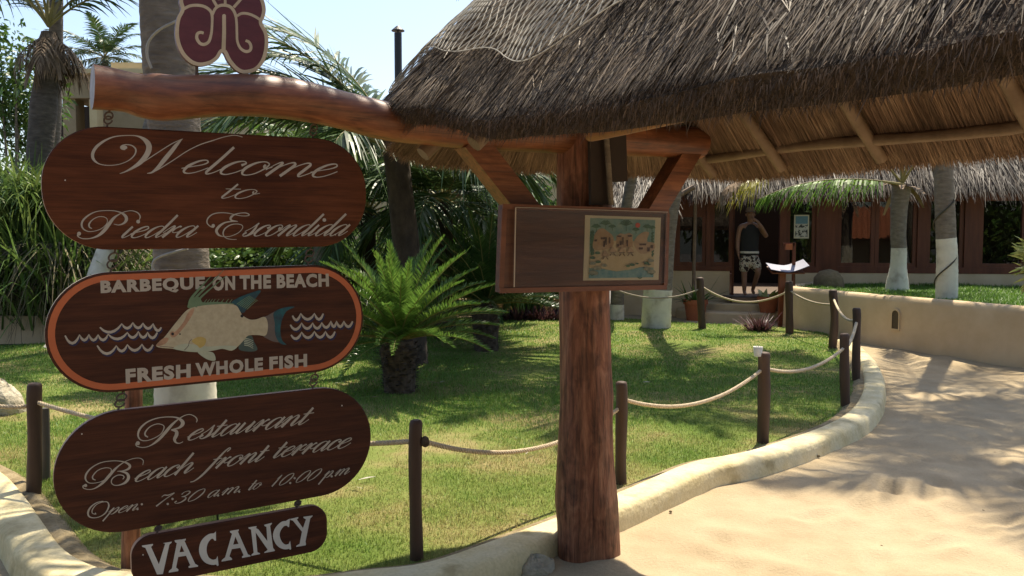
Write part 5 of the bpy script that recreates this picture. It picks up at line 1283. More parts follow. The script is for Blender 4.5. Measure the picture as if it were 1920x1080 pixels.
coconut('leaning_palm', 'leaning palm with a whitewashed foot at the left, its trunk hidden behind the boards', b, [b, PY(135, 615, b[1] + .15), PY(172, 548, b[1] + .4), p1_, p2_, PY(318, 100, b[1] + 1.4), PY(325, -120, b[1] + 1.4)], [.17, .13, .125, .125, .12, .12, .12], PY(326, -140, b[1] + 1.4), ring(14, 2.6, ll=.6), paint=1.45)
b2 = np.array([(88 - 960) / 1600 * 16.5, 16.5, 0]); coconut('coconut_palm', 'slim grey palm trunk rising just behind the left palm with dead leaves', b2, [b2, PY(92, 400, b2[1]), PY(103, 200, b2[1]), PY(107, -150, b2[1])], [.17, .14, .12, .12], PY(107, -160, b2[1]), ring(12, 2.6, ll=.6))
# big near trunk behind the signs
b = np.array([-2.02, 5.25, 0]); 
coconut('coconut_palm', 'big palm trunk with a whitewashed foot directly behind the hanging signs', b, [b, (-2.03, 5.25, 1.0), (-2.05, 5.27, 2.), (-2.13, 5.3, 3.2), (-2.2, 5.35, 5.6)], [.195, .158, .15, .142, .13], np.array([-2.2, 5.35, 5.7]), ring(18, 3.0, (-.2, 1.2), (1.1, 1.7), ll=.7), paint=1.0, nl=54)
cb = MB(); c = np.array([-2.09, 5.28]); th = np.linspace(2.4, 5.6, 24)
cb.tube(catmull(np.array([PY(338, 36, 5.05), PY(300, 55, 5.05), PY(279, 78, 5.08), PY(276, 105, 5.1), PY(284, 128, 5.12)]), 6), .008, 6); tag(cb.build('electric_cable', flat('grey_cable', (.36, .33, .29)), smooth=True), 'grey cable looped round the big palm trunk beside the butterfly', 'cable'); cb = MB(); cb.tube(catmull(np.array([PY(352, 466, 5.03), PY(315, 476, 5.04), PY(292, 486, 5.05), PY(286, 500, 5.05), PY(292, 516, 5.05)]), 6), .008, 6)
tag(cb.build('electric_cable', flat('grey_cable', (.36, .33, .29)), smooth=True), 'grey cable end on the big palm trunk in the gap below the welcome board', 'cable')
# far palm beyond the tan house
hb_ = PY(196, 108, 40); b = np.array([hb_[0] + .4, 40, 0])
coconut('coconut_palm', 'small distant coconut palm showing above the tan flat roofed house', b, [b, (hb_ + b) / 2 + [.3, 0, 0], hb_], [.25, .16, .14], hb_, ring(24, 2.5, (-.5, 1.25), (.8, 1.5), ll=.7), nl=34, lw=.06)
# palm behind the signs whose fronds fan out over the log
b = G(768, 640, 0); Y = 10.2; b = np.array([(768 - 960) / 1600 * Y, Y, 0]); hb_ = PY(742, 285, Y)
fr = [dict(az=a, el=e, L=l, droop=d, ll=.85, dr=q) for a, e, l, d, q in ((rad(165), 1.15, 3.0, 1.35, .25), (rad(150), .95, 3.1, 1.2, .2), (rad(190), 1.0, 2.7, 1.0, .2), (rad(178), .45, 2.7, .95, .3), (rad(200), .5, 2.6, 1.2, .35), (rad(215), .75, 2.3, 1.6, .5), (rad(250), .5, 1.8, 1.7, .5), (rad(340), .6, 2.2, 1.6, .5), (rad(20), .6, 2.4, 1.5, .4), (rad(130), .7, 2.6, 1.4, .4), (rad(325), .3, 1.9, 1.5, .6), (rad(225), .2, 1.9, 1.3, .6), (rad(10), .3, 2.0, 1.4, .5), (rad(40), .4, 2.2, 1.5, .5), (rad(172), .8, 2.9, 1.1, .2))]
coconut('coconut_palm', 'dark leaved palm fanning its fronds between the welcome board and the canopy', b, [b, b * .5 + hb_ * .5 + [.05, 0, 0], hb_], [.22, .16, .15], hb_, fr, leafmat='frond_blue', nl=58, lw=.04, bk='fibre')
b = np.array([(610 - 960) / 1600 * 13.5, 13.5, 0]); hb_ = PY(600, 300, 13.5)
coconut('coconut_palm', 'yellow green palm whose frond shows just above the welcome board', b, [b, hb_ * .5 + b * .5, hb_], [.2, .15, .14], hb_, [dict(az=rad(a), el=e, L=l, droop=d, ll=.7, dr=.4) for a, e, l, d in ((175, .75, 2.6, 1.6), (195, 1.0, 2.4, 1.7), (20, .8, 2.2, 1.6), (-20, .9, 2.2, 1.7), (90, 1., 2.4, 1.4), (240, .6, 2.0, 1.8), (300, .7, 2.0, 1.8), (140, .5, 2.2, 1.6))], leafmat='leaf', nl=46, lw=.045)
b = np.array([(835 - 960) / 1600 * 12.8, 12.8, 0]); hb_ = PY(832, 380, 12.8)
coconut('coconut_palm', 'young dark palm with drooping leaves right of the welcome board', b, [b, b * .5 + hb_ * .5, hb_], [.16, .13, .13], hb_, ring(22, 1.75, (-.3, 1.35), (.9, 1.6), ll=.7, dr=.45), leafmat='frond_blue', nl=50, lw=.045, bk='fibre')
b = np.array([(690 - 960) / 1600 * 14.5, 14.5, 0]); hb_ = PY(690, 400, 14.5)
coconut('coconut_palm', 'young dark palm mostly hidden behind the right end of the welcome board', b, [b, b * .5 + hb_ * .5, hb_], [.16, .13, .13], hb_, ring(22, 2.3, (-.3, 1.35), (.9, 1.6), ll=.75, dr=.45), leafmat='frond_blue', nl=50, lw=.045, bk='fibre')
# background palms around the canopy post
b = np.array([(905 - 960) / 1600 * 15.5, 15.5, 0]); hb_ = PY(900, 290, 15.5)
coconut('coconut_palm', 'shaded palm trunk standing behind the left brace of the canopy', b, [b, b * .5 + hb_ * .5 + [.06, 0, 0], hb_], [.2, .15, .14], hb_, ring(14, 2.0, (-.4, 1.2), (1., 1.8), ll=.6), nl=40)
b = G(1156, 606, 0); Y = b[1]
coconut('leaning_palm', 'leaning grey palm trunk half hidden by the canopy post', b, [b, PY(1158, 540, Y), PY(1162, 450, Y), PY(1176, 380, Y), PY(1192, 300, Y), (1.8, 12.4, 4.3), (1.6, 11.4, 5.1)], [.14, .11, .10, .10, .10, .10, .10], np.array([1.55, 11.3, 5.2]), ring(18, 2.5, (-.2, 1.1), (.8, 1.4), ll=.7), paint=.35)
b = G(1230, 622, 0); Y = b[1]
coconut('coconut_palm', 'palm with a swollen whitewashed foot on the lawn below the notice board', b, [b, PY(1231, 580, Y), PY(1234, 540, Y), PY(1246, 450, Y), PY(1262, 370, Y), PY(1280, 250, Y - .2), (3.0, 12.6, 4.8), (3.0, 12.1, 5.5)], [.245, .235, .175, .13, .12, .12, .12, .12], np.array([3.0, 12.0, 5.6]), ring(20, 2.7, (-.2, 1.2), (.8, 1.5), ll=.7), paint=.72)
# right palms on the planter
b = np.array([(1683 - 960) / 1600 * 14.4, 14.4, .64]); hb_ = PY(1692, 345, 14.4)
fr = [dict(az=rad(a), el=e, L=l, droop=d, ll=.5, dr=q) for a, e, l, d, q in ((20, 1.0, 2.2, 1.4, .3), (80, 1.2, 2.3, 1.2, .3), (150, .95, 2.2, 1.3, .3), (-40, 1.1, 2.2, 1.4, .3), (240, 1.3, 2.2, 1.1, .3), (300, 1.35, 2.2, 1.2, .3))]
t = coconut('coconut_palm', 'short whitewashed palm before the restaurant windows, left of the pair on the planter', b, [b, b * [1, 1, 0] + [.02, 0, 1.35], PY(1684, 440, 14.4), PY(1686, 380, 14.4), hb_], [.20, .125, .12, .13, .16], hb_, fr, paint=.78)
mb = MB(); frond(mb, hb_ + [-.05, -.15, -.02], rad(184), .16, 2.5, .62, nl=44, ll=.42, lw=.035, dr=1.3, vee=-.1); mb.build('sunlit_frond', [M['lush'], M['rachis']], t)  # brighter lush green stands in for sunlight on this frond
mb = MB(); frond(mb, PY(1440, 330, 14.1), rad(188), -.05, .62, .8, nl=16, ll=.42, lw=.035, dr=.9, vee=-.1, s0=.0); mb.build('yellow_frond_tip', [M['frond_yellow'], M['rachis']], t)  # sunlit look of the tip comes from its yellow colour
mb = MB(); frond(mb, PY(1394, 338, 14.0), rad(188), -.15, .45, .9, nl=14, ll=.32, lw=.03, dr=1.1, vee=-.1, s0=.1); mb.build('dry_frond_tip', [M['frond_dead'], M['frond_dead']], t)
mb = MB()
for k in range(7):
    az = rad(200 + 45 * k); a = np.array([math.cos(az), math.sin(az), 0]); mb.strips([hb_ + a * .1 - [0, 0, .05]], nrm(np.array([a * .8 + [0, 0, .5 - .2 * k]])), .4, .16, np.array([[-a[1], a[0], 0]]), droop=.5, K=4, prof=lambda s: 1 - .7 * s)
mb.build('dead_leaves', M['frond_dead'], t)
b = np.array([(1777 - 960) / 1600 * 12.4, 12.4, .64]); top = PY(1768, 300, 12.4)
t = coconut('coconut_palm', 'tall whitewashed palm wound with a thin hose, right of the pair on the planter', b, [b, PY(1776, 480, 12.4), PY(1771, 400, 12.4), top, top + [-.1, .1, 2.2], top + [-.2, .2, 5.2]], [.145, .13, .13, .125, .12, .12], top + [-.2, .2, 5.3], ring(18, 2.9, (-.3, 1.2), (1.1, 1.7), ll=.7), paint=.95, nl=54)
mb = MB(); L_ = np.linspace(0, 1, 90); ph = L_ * 2.4 * 2 * math.pi
mb.tube(np.stack([np.interp(.9 + L_ * 2.0, [.64, 2.9], [b[0], top[0]]) + .148 * np.cos(ph + 2), 12.4 + .148 * np.sin(ph + 2), .85 + L_ * 2.0], 1), .011, 6)
tag(mb.build('garden_hose', flat('hose', (.06, .05, .03)), smooth=True), 'thin dark hose wound up the whitewashed trunk of the tall right palm', 'hose')
# palm outside the frame that shades the sand
hb_ = np.array([5.7, 10.2, 9.0])
coconut('coconut_palm', 'tall leaning palm rooted beyond the right edge of the view, shading the sand', (8.4, 9.0, .66), [(8.4, 9.0, .66), (8.0, 9.2, 3.0), (7.5, 10.0, 6.0), hb_], [.2, .14, .13, .12], hb_, ring(15, 2.3, (-.3, .9), (.8, 1.3), ll=.75), nl=50, lw=.045)
# sago palms
def sago(label, base, h, r, nf, L, leafm, tilt=(.05, 1.25), seed=1):
    rr = np.random.default_rng(seed)
    t = thing('sago_palm', label, 'cycad', base)
    mb = MB(); prof = [(r * .9, -.05), (r * .92, h * .2), (r * .95, h * .55), (r * 1.05, h * .85), (r * .8, h * 1.02), (r * .3, h * 1.08)]
    mb.lathe(base, prof, 26, cap=True, lump=.12)
    n = 520; z = rr.uniform(.0, 1, n) * h; az = rr.uniform(0, 6.28, n); a = np.stack([np.cos(az), np.sin(az), 0 * az], 1)
    rz = np.interp(z, [p[1] for p in prof], [p[0] for p in prof])
    mb.strips(base + a * rz[:, None] + np.stack([0 * z, 0 * z, z], 1), nrm(a + [0, 0, .55] + rr.normal(0, .25, (n, 3))), rr.uniform(.03, .085, n) * np.where(z > h * .45, 1.25, .7), rr.uniform(.03, .05, n), np.stack([-np.sin(az), np.cos(az), 0 * az], 1), droop=.3, K=1)
    mb.build('trunk', M['sago_trunk'], t)
    mb = MB()
    for i in range(nf):
        q = (i + .5) / nf; el = tilt[1] + (tilt[0] - tilt[1]) * q ** .9 + rr.normal(0, .07)
        frond(mb, base + [0, 0, h * 1.02], i * 2.399 + rr.normal(0, .12), el, L * rr.uniform(.88, 1.08), .50 + .2 * q + rr.normal(0, .07), nl=84, ll=.155 * L / 1.15, lw=.0112 * L / 1.1, r=rr, s0=.14, dr=.05, vee=.42)
    mb.build('crown', [M[leafm], M['rachis']], t)
    mb = MB()
    for i in range(9):
        az = i * 2.399; a = np.array([math.cos(az), math.sin(az), 0]); mb.strips([base + [0, 0, h * 1.03]], nrm(np.array([a * .6 + [0, 0, 1]])), rr.uniform(.16, .30), .035, np.array([[-a[1], a[0], 0]]), droop=-.1, K=2)
    mb.build('cone', mat('sago_cone', [(.3, (.22, .13, .05)), (.7, (.36, .23, .09))], scale=20, island=.3), t)
    return t
b = G(750, 735, LZ); sago('bright green sago palm with a shaggy dark trunk on the lawn beside the barbeque board', b, .50, .175, 68, 1.08, 'sago', (.14, 1.4), seed=3)
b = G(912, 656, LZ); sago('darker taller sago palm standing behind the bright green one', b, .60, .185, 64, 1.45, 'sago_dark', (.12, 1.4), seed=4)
# reeds
def clump(mb, c, n, rx, ry, L, W, droop, mi=0, zb=0., lean=.35, K=5):
    x = rng.normal(0, rx, n); y = rng.normal(0, ry, n); az = np.arctan2(y / ry, x / rx) + rng.normal(0, .9, n); ti = np.abs(rng.normal(lean, .22, n))
    D = np.stack([np.cos(az) * np.sin(ti), np.sin(az) * np.sin(ti), np.cos(ti)], 1); a2 = az + 1.57 + rng.normal(0, .4, n)
    mb.strips(np.stack([c[0] + x, c[1] + y, np.full(n, zb) + c[2]], 1), D, rng.uniform(*L, n), rng.uniform(*W, n), np.stack([np.cos(a2), np.sin(a2), .2 * np.sin(a2)], 1), droop=rng.uniform(*droop, n), K=K, mi=mi, prof=lambda s: np.interp(s, [0, .3, 1], [.7, 1, .08]))
for k, (px, Y, n, L, lab) in enumerate(((20, 14.2, 2100, (1.6, 4.3), 'tall arching reed clump at the far left edge above the low wall'), (125, 13.9, 2100, (1.4, 3.9), 'tall arching reed clump just left of the welcome board'), (-90, 14.5, 900, (1.6, 4.2), 'tall reed clump running out of the left of the view'))):
    c = np.array([(px - 960) / 1600 * Y, Y, 0]); t = thing('reed_clump', lab, 'reeds', c)
    mb = MB(); clump(mb, c + [0, 0, .2], n, .38, .4, L, (.03, .065), (.25, .75)); clump(mb, c + [0, 0, 2.1], n // 2, .42, .4, (.6, 1.6), (.03, .06), (.3, .9), lean=.7); mb.build('leaves', M['reed'], t)
    mb = MB(); clump(mb, c + [0, 0, 1.5], 900, .42, .42, (.8, 1.6), (.015, .035), (.5, 1.1), lean=1.5); clump(mb, c, 500, .4, .4, (.8, 1.8), (.02, .04), (0, .2), lean=.12)
    mb.build('dry_stems', M['reed_dry'], t)
# bushes / trees in the background
def bush(name, label, c, rx, ry, rz, n, lm, leaf=(.10, .2), lw=.4, cat='bush', trunk=None, group=None):
    t = thing(name, label, cat, (c[0], c[1], 0), group)
    mb = MB()
    k = 16; cen = np.asarray(c) + rng.normal(0, 1, (k, 3)) * [rx * .5, ry * .5, rz * .42]
    w_ = rng.integers(0, k, n); u = nrm(rng.normal(0, 1, (n, 3))) * (rng.random(n) ** .4)[:, None]
    P = cen[w_] + u * np.array([rx, ry, rz]) * .48
    D = nrm(u + rng.normal(0, .6, (n, 3)) + [0, 0, .1]); S = nrm(np.cross(D, rng.normal(0, 1, (n, 3)))); L = rng.uniform(*leaf, n)
    mb.strips(P, D, L, L * lw, S, droop=.3, K=2, prof=lambda s: np.array([.25, 1, .1]))
    mb.build('crown', M[lm], t)
    mb = MB()
    for j in range(5):
        q = cen[j]; mb.tube([(c[0] + rng.normal(0, .08), c[1], -.05), ((c[0] + q[0]) / 2, (c[1] + q[1]) / 2, q[2] * .5), q], [.05, .035, .015], 6)
    mb.build('trunk', M['bark'], t, smooth=True)
    return t
def PX(px, py, Y): return PY(px, py, Y)
for nm, lab, px, py, Y, rx, rz, n, lm in (
    ('garden_tree', 'leafy tree at the left edge behind the palm with dead leaves', 20, 190, 19, 1.1, 1.5, 3600, 'leaf'), ('garden_tree', 'low leafy tree under the tan house porch', 120, 345, 21, .7, .6, 1400, 'leaf'),
    ('garden_tree', 'dense dark tree behind the yellow green palm', 500, 420, 19, 1.6, 1.5, 4200, 'leaf'), ('hedge_bush', 'green bush seen in the gap below the welcome board', 470, 490, 16, 1.0, .75, 3400, 'leaf'), ('hedge_bush', 'green bush behind the bright sago palm at the right end of the welcome board', 640, 480, 16.2, .9, .9, 3200, 'leaf'),
    ('hedge_bush', 'dark bush behind the dark leaved palm', 800, 470, 17, 1.2, 1.3, 4200, 'leaf'), ('hedge_bush', 'bush with pale leaves seen between the left brace and the post', 985, 400, 17, .75, .8, 2400, 'leaf'), ('hedge_bush', 'low dark hedge bush behind the purple plants', 985, 520, 16.8, 1.0, .5, 3000, 'leaf'),
    ('hedge_bush', 'bush at the far left bottom behind the reeds', 40, 420, 17, 1.2, 1.4, 3200, 'leaf'), ('hedge_bush', 'bush behind the reeds close to the welcome board', 170, 420, 17, 1.1, 1.3, 3200, 'leaf')):
    bush(nm, lab, PX(px, py, Y), rx, .8, rz, n, lm, cat='tree' if 'tree' in nm else 'bush', group='background trees and bushes of the garden')
for k, (x, y, h) in enumerate(((-8, -7.5, 4.2), (-3.5, -8.5, 4.6), (1.5, -8, 4.4), (-12.5, -6, 4.4), (13, -10, 2.6), (4.0, -14, 2.4))):  # unseen trees, added to darken reflections and the sign faces
    bush('street_tree', ['leafy street tree behind the viewer, nearest the left signs', 'leafy street tree behind the viewer, second from the left', 'leafy street tree behind the viewer facing the canopy post', 'leafy street tree behind the viewer at the far left', 'low leafy street tree behind the viewer right of the tiled house', 'low leafy street tree behind the viewer left of the tiled house'][k], (x, y, h), 2.9, 2.0, 3.6, 5200, 'leaf', (.25, .5), cat='tree', group='trees across the street')
# fan of young palm leaves between brace and post
def spiky(name, label, c, n, L, W, m, lean=.7, droop=.15, cat='plant', group=None):
    t = thing(name, label, cat, c, group); mb = MB(); clump(mb, np.asarray(c), n, .07, .07, L, W, (0, droop), lean=lean, K=4); mb.build('leaves', M[m], t); return t
spiky('yucca_plant', 'spiky green yucca seen between the left brace and the canopy post', PX(985, 420, 16) * [1, 1, 0], 70, (1.6, 2.4), (.05, .08), 'sago', .35)
# purple bed
for k in range(9):
    px = 948 + k * 12; c = np.array([(px - 960) / 1600 * (15.8 + .25 * math.sin(k * 2)), 15.8 + .25 * math.sin(k * 2), .05])
    o = spiky('purple_plant', 'dark purple spiky plant in the row behind the lawn, left of the canopy post', c, 46, (.22, .42), (.03, .055), 'purple', .75, .2, group='row of dark purple plants at the back of the lawn')
spiky('bromeliad', 'small dark red rosette plant alone on the lawn in front of the steps', G(1424, 622, .05), 110, (.22, .48), (.025, .04), 'purple', .85, .15)
# right edge shrub
c = PX(1965, 490, 9.2)
t = thing('variegated_shrub', 'yellow and green variegated shrub at the right edge on the planter', 'shrub', (c[0], c[1], .66)); mb = MB(); n = 420
u = nrm(rng.normal(0, 1, (n, 3))); P = c + u * [.26, .26, .34] * (rng.random(n) ** .4)[:, None]; D = nrm(u + rng.normal(0, .4, (n, 3)) + [0, 0, .3]); L = rng.uniform(.10, .19, n)
mb.strips(P, D, L, L * .22, nrm(np.cross(D, rng.normal(0, 1, (n, 3)))), droop=.2, K=3, prof=lambda s: np.interp(s, [0, .4, 1], [.3, 1, .1])); mb.build('leaves', M['leaf_pale'], t)
mb = MB(); [mb.tube([(c[0] + .05 * j, c[1], .6), (c[0] - .1 + .1 * j, c[1], c[2])], .012, 6) for j in range(3)]; mb.build('stems', M['bark'], t)
# pots
def pot(label, plabel, c, r, h, leafm, n, L, W, lean, bush_=False):
    t = thing('flower_pot', label, 'pot', c)
    mb = MB(); mb.lathe(c, [(r * .72, 0), (r * .95, h * .78), (r * 1.06, h * .79), (r * 1.06, h), (r * .93, h), (r * .9, h * .85), (0.01, h * .85)], 24); mb.build('pot_body', M['terracotta'], t, smooth=True, auto=40)
    p = thing('potted_plant', plabel, 'plant', c + np.array([0, 0, h * .85])); mb = MB(); clump(mb, c + np.array([0, 0, h * .8]), n, r * .3, r * .3, L, W, (.05, .5), lean=lean, K=5); mb.build('leaves', M[leafm], p)
cL = np.array([(1305 - 960) / 1600 * 16.2, 16.2, 0]); pot('left terracotta pot standing by the restaurant wall', 'dark strap leaved plant in the left terracotta pot', cL, .22, .42, 'leaf', 46, (.3, .75), (.03, .06), .9)
cR = np.array([(1441 - 960) / 1600 * 16.0, 16.0, .19]); pot('right terracotta pot standing on the restaurant step', 'broad leaved yellowish plant in the right terracotta pot', cR, .19, .30, 'leaf_pale', 22, (.25, .5), (.10, .15), .8)
c = np.array([(1512 - 960) / 1600 * 16.4, 16.4, .1]); spiky('strap_plant', 'dark strap leaved plant behind the menu stand', c, 34, (.5, .95), (.03, .05), 'leaf', .9, .5)
# stone ball, rock
c = np.array([(1555 - 960) / 1600 * 15.6, 15.6, .66]); mb = MB(); mb.lathe(c, [(.02, .36), (.16, .32), (.25, .2), (.27, .05), (.22, -.12)][::-1], 18, lump=.10)
tag(mb.build('round_stone', M['stone'], smooth=True), 'rounded mossy stone sitting behind the end of the retaining wall', 'stone')
c = G(2, 772, LZ); mb = MB(); 
n, m_ = 26, 14; th = np.linspace(0, 2 * math.pi, n); ph = np.linspace(-.4, math.pi / 2, m_); A, B = np.meshgrid(th, ph, indexing='ij')
R_ = 1 + .22 * smoothnoise(np.cos(A) * np.cos(B) * 3 + 2, np.sin(A) * 2.5 + np.sin(B) * 3, 44, 4); R_[-1] = R_[0]
mb.grid(np.stack([c[0] + .20 * R_ * np.cos(A) * np.cos(B), c[1] + .18 * R_ * np.sin(A) * np.cos(B), c[2] + .27 * R_ * np.sin(B)], -1)); tag(mb.build('coral_rock', M['rock'], smooth=True), 'pale rough coral rock on the lawn at the left edge', 'rock')
c = G(1012, 1072, .0); mb = MB(); R2 = 1 + .25 * smoothnoise(np.cos(A) * np.cos(B) * 3 + 7, np.sin(A) * 2.5 + np.sin(B) * 3, 47, 4); R2[-1] = R2[0]
mb.grid(np.stack([c[0] - .02 + .10 * R2 * np.cos(A) * np.cos(B), c[1] - .02 + .08 * R2 * np.sin(A) * np.cos(B), c[2] + .085 * R2 * np.sin(B)], -1)); tag(mb.build('small_rock', M['rock'], smooth=True), 'small broken rock at the foot of the canopy post', 'rock')
# garden spotlight under the restaurant board
c = G(372, 990, LZ); t = thing('garden_spotlight', 'small dark garden floodlight on the grass under the opening hours board', 'spotlight', c)
mb = MB(); mb.box(c + [0, 0, .10], (.20, .09, .03), np.array([[.97, -.2, 0], [.2, .95, -.2], [.05, .2, .97]])); mb.build('lamp_head', M['blackmetal'], t)
mb = MB(); mb.tube([c + [.10, 0, .10], c + [.10, .01, .02], c + [.08, .01, -.03]], .006, 6); mb.build('bracket', M['blackmetal'], t)
# navy canvas behind the signs
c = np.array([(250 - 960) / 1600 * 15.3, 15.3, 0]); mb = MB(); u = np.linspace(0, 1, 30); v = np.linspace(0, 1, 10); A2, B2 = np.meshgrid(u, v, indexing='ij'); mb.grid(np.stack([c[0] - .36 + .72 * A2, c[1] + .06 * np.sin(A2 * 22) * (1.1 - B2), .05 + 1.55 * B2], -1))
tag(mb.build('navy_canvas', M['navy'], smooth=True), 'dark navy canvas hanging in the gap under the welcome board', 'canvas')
# menu stand
c = np.array([(1469 - 960) / 1600 * 15.2, 15.2, 0]); t = thing('menu_stand', 'red brown wooden menu stand with a lamp arm before the steps', 'menu stand', c)
s_ = 15.2 / 1600
mb = MB(); mb.box(c + [-.02, 0, .47], (.11, .08, 1.06)); mb.build('leg', mat('stand_wood', [(.3, (.16, .045, .018)), (.7, (.26, .08, .03))], scale=4, stretch=(3, 3, .5), rough=.5), t)
zt, zb_ = PY(0, 455, 15.2)[2], PY(0, 545, 15.2)[2]
mb = MB(); mb.box(c + [.19, .02, (zt + zb_) / 2], (.05, .05, zt - zb_)); mb.box(c + [.09, .02, zb_ + .04], (.20, .05, .05)); mb.box(c + [.09, .02, zt - .03], (.20, .05, .05)); mb.build('arm', M['redwood'], t)
mb = MB(); mb.box(c + [.08, -.02, PY(0, 463, 15.2)[2]], (.11, .09, .10)); mb.build('lamp_shade', M['terracotta'], t)
bz = PY(0, 503, 15.2)[2]
Rt = np.array(Matrix.Rotation(rad(18), 3, 'X'))
mb = MB(); mb.box(c + [.02, -.06, bz - .03], (.58, .34, .02), Rt); mb.build('tray', M['redwood'], t)
mb = MB()
for sg in (-1, 1):
    u = np.linspace(0, 1, 9); v = np.array([-.5, .5]); A2, B2 = np.meshgrid(u, v, indexing='ij')
    x = sg * .33 * A2; z = .012 + (.05 if sg < 0 else .12) * A2 ** 1.4; y = B2 * .34
    Q = np.stack([x, y, z], -1) @ Rt.T + c + [.04, -.06, bz - .015]; mb.grid(Q); mb.grid(Q - [0, 0, .012])
tag(mb.build('menu_book', M['page'], smooth=True), 'open white paged menu lying on the wooden menu stand', 'menu book')
# doormat
p = fpt(fa(1400), .34, FL + .002); mb = MB(); mb.box(p, (.9, .42, .012), FR); tag(mb.build('doormat', flat('doormat', (.03, .02, .015))), 'dark doormat under the man at the restaurant door', 'doormat')

# litter
r_ = np.random.default_rng(12)
k = 0
while k < 26:
    x, y = r_.uniform(-2, 3), r_.uniform(4.3, 9)
    if not inpoly(np.array([x]), np.array([y]), lawn_poly)[0]: continue
    mb = MB(); az = r_.uniform(0, 6.28); d = np.array([[math.cos(az), math.sin(az), r_.uniform(.0, .25)]])
    mb.strips([(x, y, LZ + .032)], nrm(d), r_.uniform(.07, .2), r_.uniform(.006, .016), np.array([[-d[0][1], d[0][0], .3]]), droop=.12, K=4, prof=lambda s: np.interp(s, [0, .5, 1], [.3, 1, .2]))
    tag(mb.build('fallen_leaf', M['frond_dead'] if k % 3 else M['net']), 'thin dry leaf strip fallen on the lawn', 'leaf', 'dry leaf strips fallen on the lawn'); k += 1
for k in range(10):
    x, y = r_.uniform(.9, 3.6), r_.uniform(4.2, 7.5); mb = MB(); s_ = r_.uniform(.006, .014); mb.lathe((x, y, float(sand_h(np.array(x), np.array(y)))), [(s_ * .5, -s_ * .4), (s_, 0), (s_ * .7, s_ * .6), (s_ * .1, s_ * .75)], 7, lump=.2)
    tag(mb.build('pebble', M['stone']), 'tiny dark pebble lying on the sand path', 'pebble', 'pebbles on the sand path')
# ================================================================== PERSON
FZ = .45
py0 = fpt(fa(1406, .25), .24, FZ)
def PB(dx, dz, dy=0.): return (py0[0] + dx, py0[1] - dy, FZ + dz)      # dx right in view, dy towards camera
def skin(name, pts, edges, m, parent, sub=2, root=0):
    me = bpy.data.meshes.new(name); me.from_pydata([p[0] for p in pts], edges, []); me.update()
    o = bpy.data.objects.new(name, me); COL.objects.link(o)
    md = o.modifiers.new('s', 'SKIN'); md.use_smooth_shade = True
    for i, p in enumerate(pts):
        r = p[1]; me.skin_vertices[0].data[i].radius = (r, r) if not isinstance(r, tuple) else r
        me.skin_vertices[0].data[i].use_root = (i == root)
    sb = o.modifiers.new('u', 'SUBSURF'); sb.levels = sub; sb.render_levels = sub
    dg = bpy.context.evaluated_depsgraph_get(); dg.update()
    nm = bpy.data.meshes.new_from_object(o.evaluated_get(dg)); nm.name = name
    bpy.data.objects.remove(o)
    nm.materials.clear(); nm.materials.append(m)
    for p in nm.polygons: p.use_smooth = True
    o2 = bpy.data.objects.new(name, nm); COL.objects.link(o2); attach(o2, parent)
    return o2
man = thing('person', 'man in cap, dark tank top and patterned shorts standing in the doorway, hand at mouth', 'person', py0)
SK = mat('skin', [(.3, (.22, .11, .068)), (.7, (.28, .145, .09))], scale=9, rough=.55)
pts = [(PB(-.01, .84), (.145, .10)), (PB(-.01, 1.02), (.135, .10)), (PB(-.005, 1.22), (.165, .11)), (PB(0, 1.36), (.13, .085)), (PB(0, 1.44), .058), (PB(0, 1.50, .02), .055),   # 0-5 pelvis..neck
       (PB(0, 1.555, .025), (.074, .085)), (PB(0, 1.63, .02), (.080, .095)), (PB(0, 1.695, .01), (.055, .065)),      # head 6-8
       (PB(-.19, 1.36), .062), (PB(-.225, 1.12, -.02), .048), (PB(-.235, .95, .0), .040), (PB(-.225, .86, .02), .030),     # his right arm hanging 9-12
       (PB(.19, 1.36), .062), (PB(.30, 1.16, .10), .047), (PB(.17, 1.34, .22), .036), (PB(.075, 1.47, .20), .028),        # left arm bent up 13-16
       (PB(-.10, .78), .092), (PB(-.105, .46, .03), .058), (PB(-.09, .24, -.01), .052), (PB(-.085, .08, -.02), .036), (PB(-.09, .03, .10), .030),  # leg 17-21
       (PB(.09, .78, .02), .092), (PB(.13, .50, .16), .060), (PB(.13, .30, -.02), .050), (PB(.12, .10, -.18), .036), (PB(.13, .04, -.10), .030)]
edges = [(0, 1), (1, 2), (2, 3), (3, 4), (4, 5), (5, 6), (6, 7), (7, 8), (3, 9), (9, 10), (10, 11), (11, 12), (3, 13), (13, 14), (14, 15), (15, 16), (0, 17), (17, 18), (18, 19), (19, 20), (20, 21), (0, 22), (22, 23), (23, 24), (24, 25), (25, 26)]
# hands: palm and fingers grow from the wrists
def hand(w, d, u, s, curl):
    w, d, u, s = map(lambda q: np.asarray(q, float), (w, d, u, s))
    i0 = len(pts); pts.append((tuple(w + d * .045), (.026, .016))); k = i0
    for f in range(4):
        o_ = s * (-.027 + .018 * f); L = (.062, .072, .068, .054)[f]
        a = w + d * .085 + o_; b_ = a + d * L * .5 + u * curl * .015; c_ = a + d * L * .85 + u * curl * .045
        j = len(pts); pts.extend([(tuple(a), .0095), (tuple(b_), .0085), (tuple(c_), .007)]); edges.extend([(k, j), (j, j + 1), (j + 1, j + 2)])
    j = len(pts); a = w + d * .03 - s * .032; pts.extend([(tuple(a), .011), (tuple(a + d * .035 - s * .015 + u * .012), .009)]); edges.extend([(k, j), (j, j + 1)])
    return i0
i = hand(pts[12][0], (0.05, -.1, -.99), (.2, -.95, .1), (0, -1, 0), 1.); edges.append((12, i))
i = hand(pts[16][0], nrm(np.array([-.75, .15, .45])), (-.3, .9, -.2), nrm(np.array([.4, 0, .8])), 1.6); edges.append((16, i))
skin('body', pts, edges, SK, man, 2)
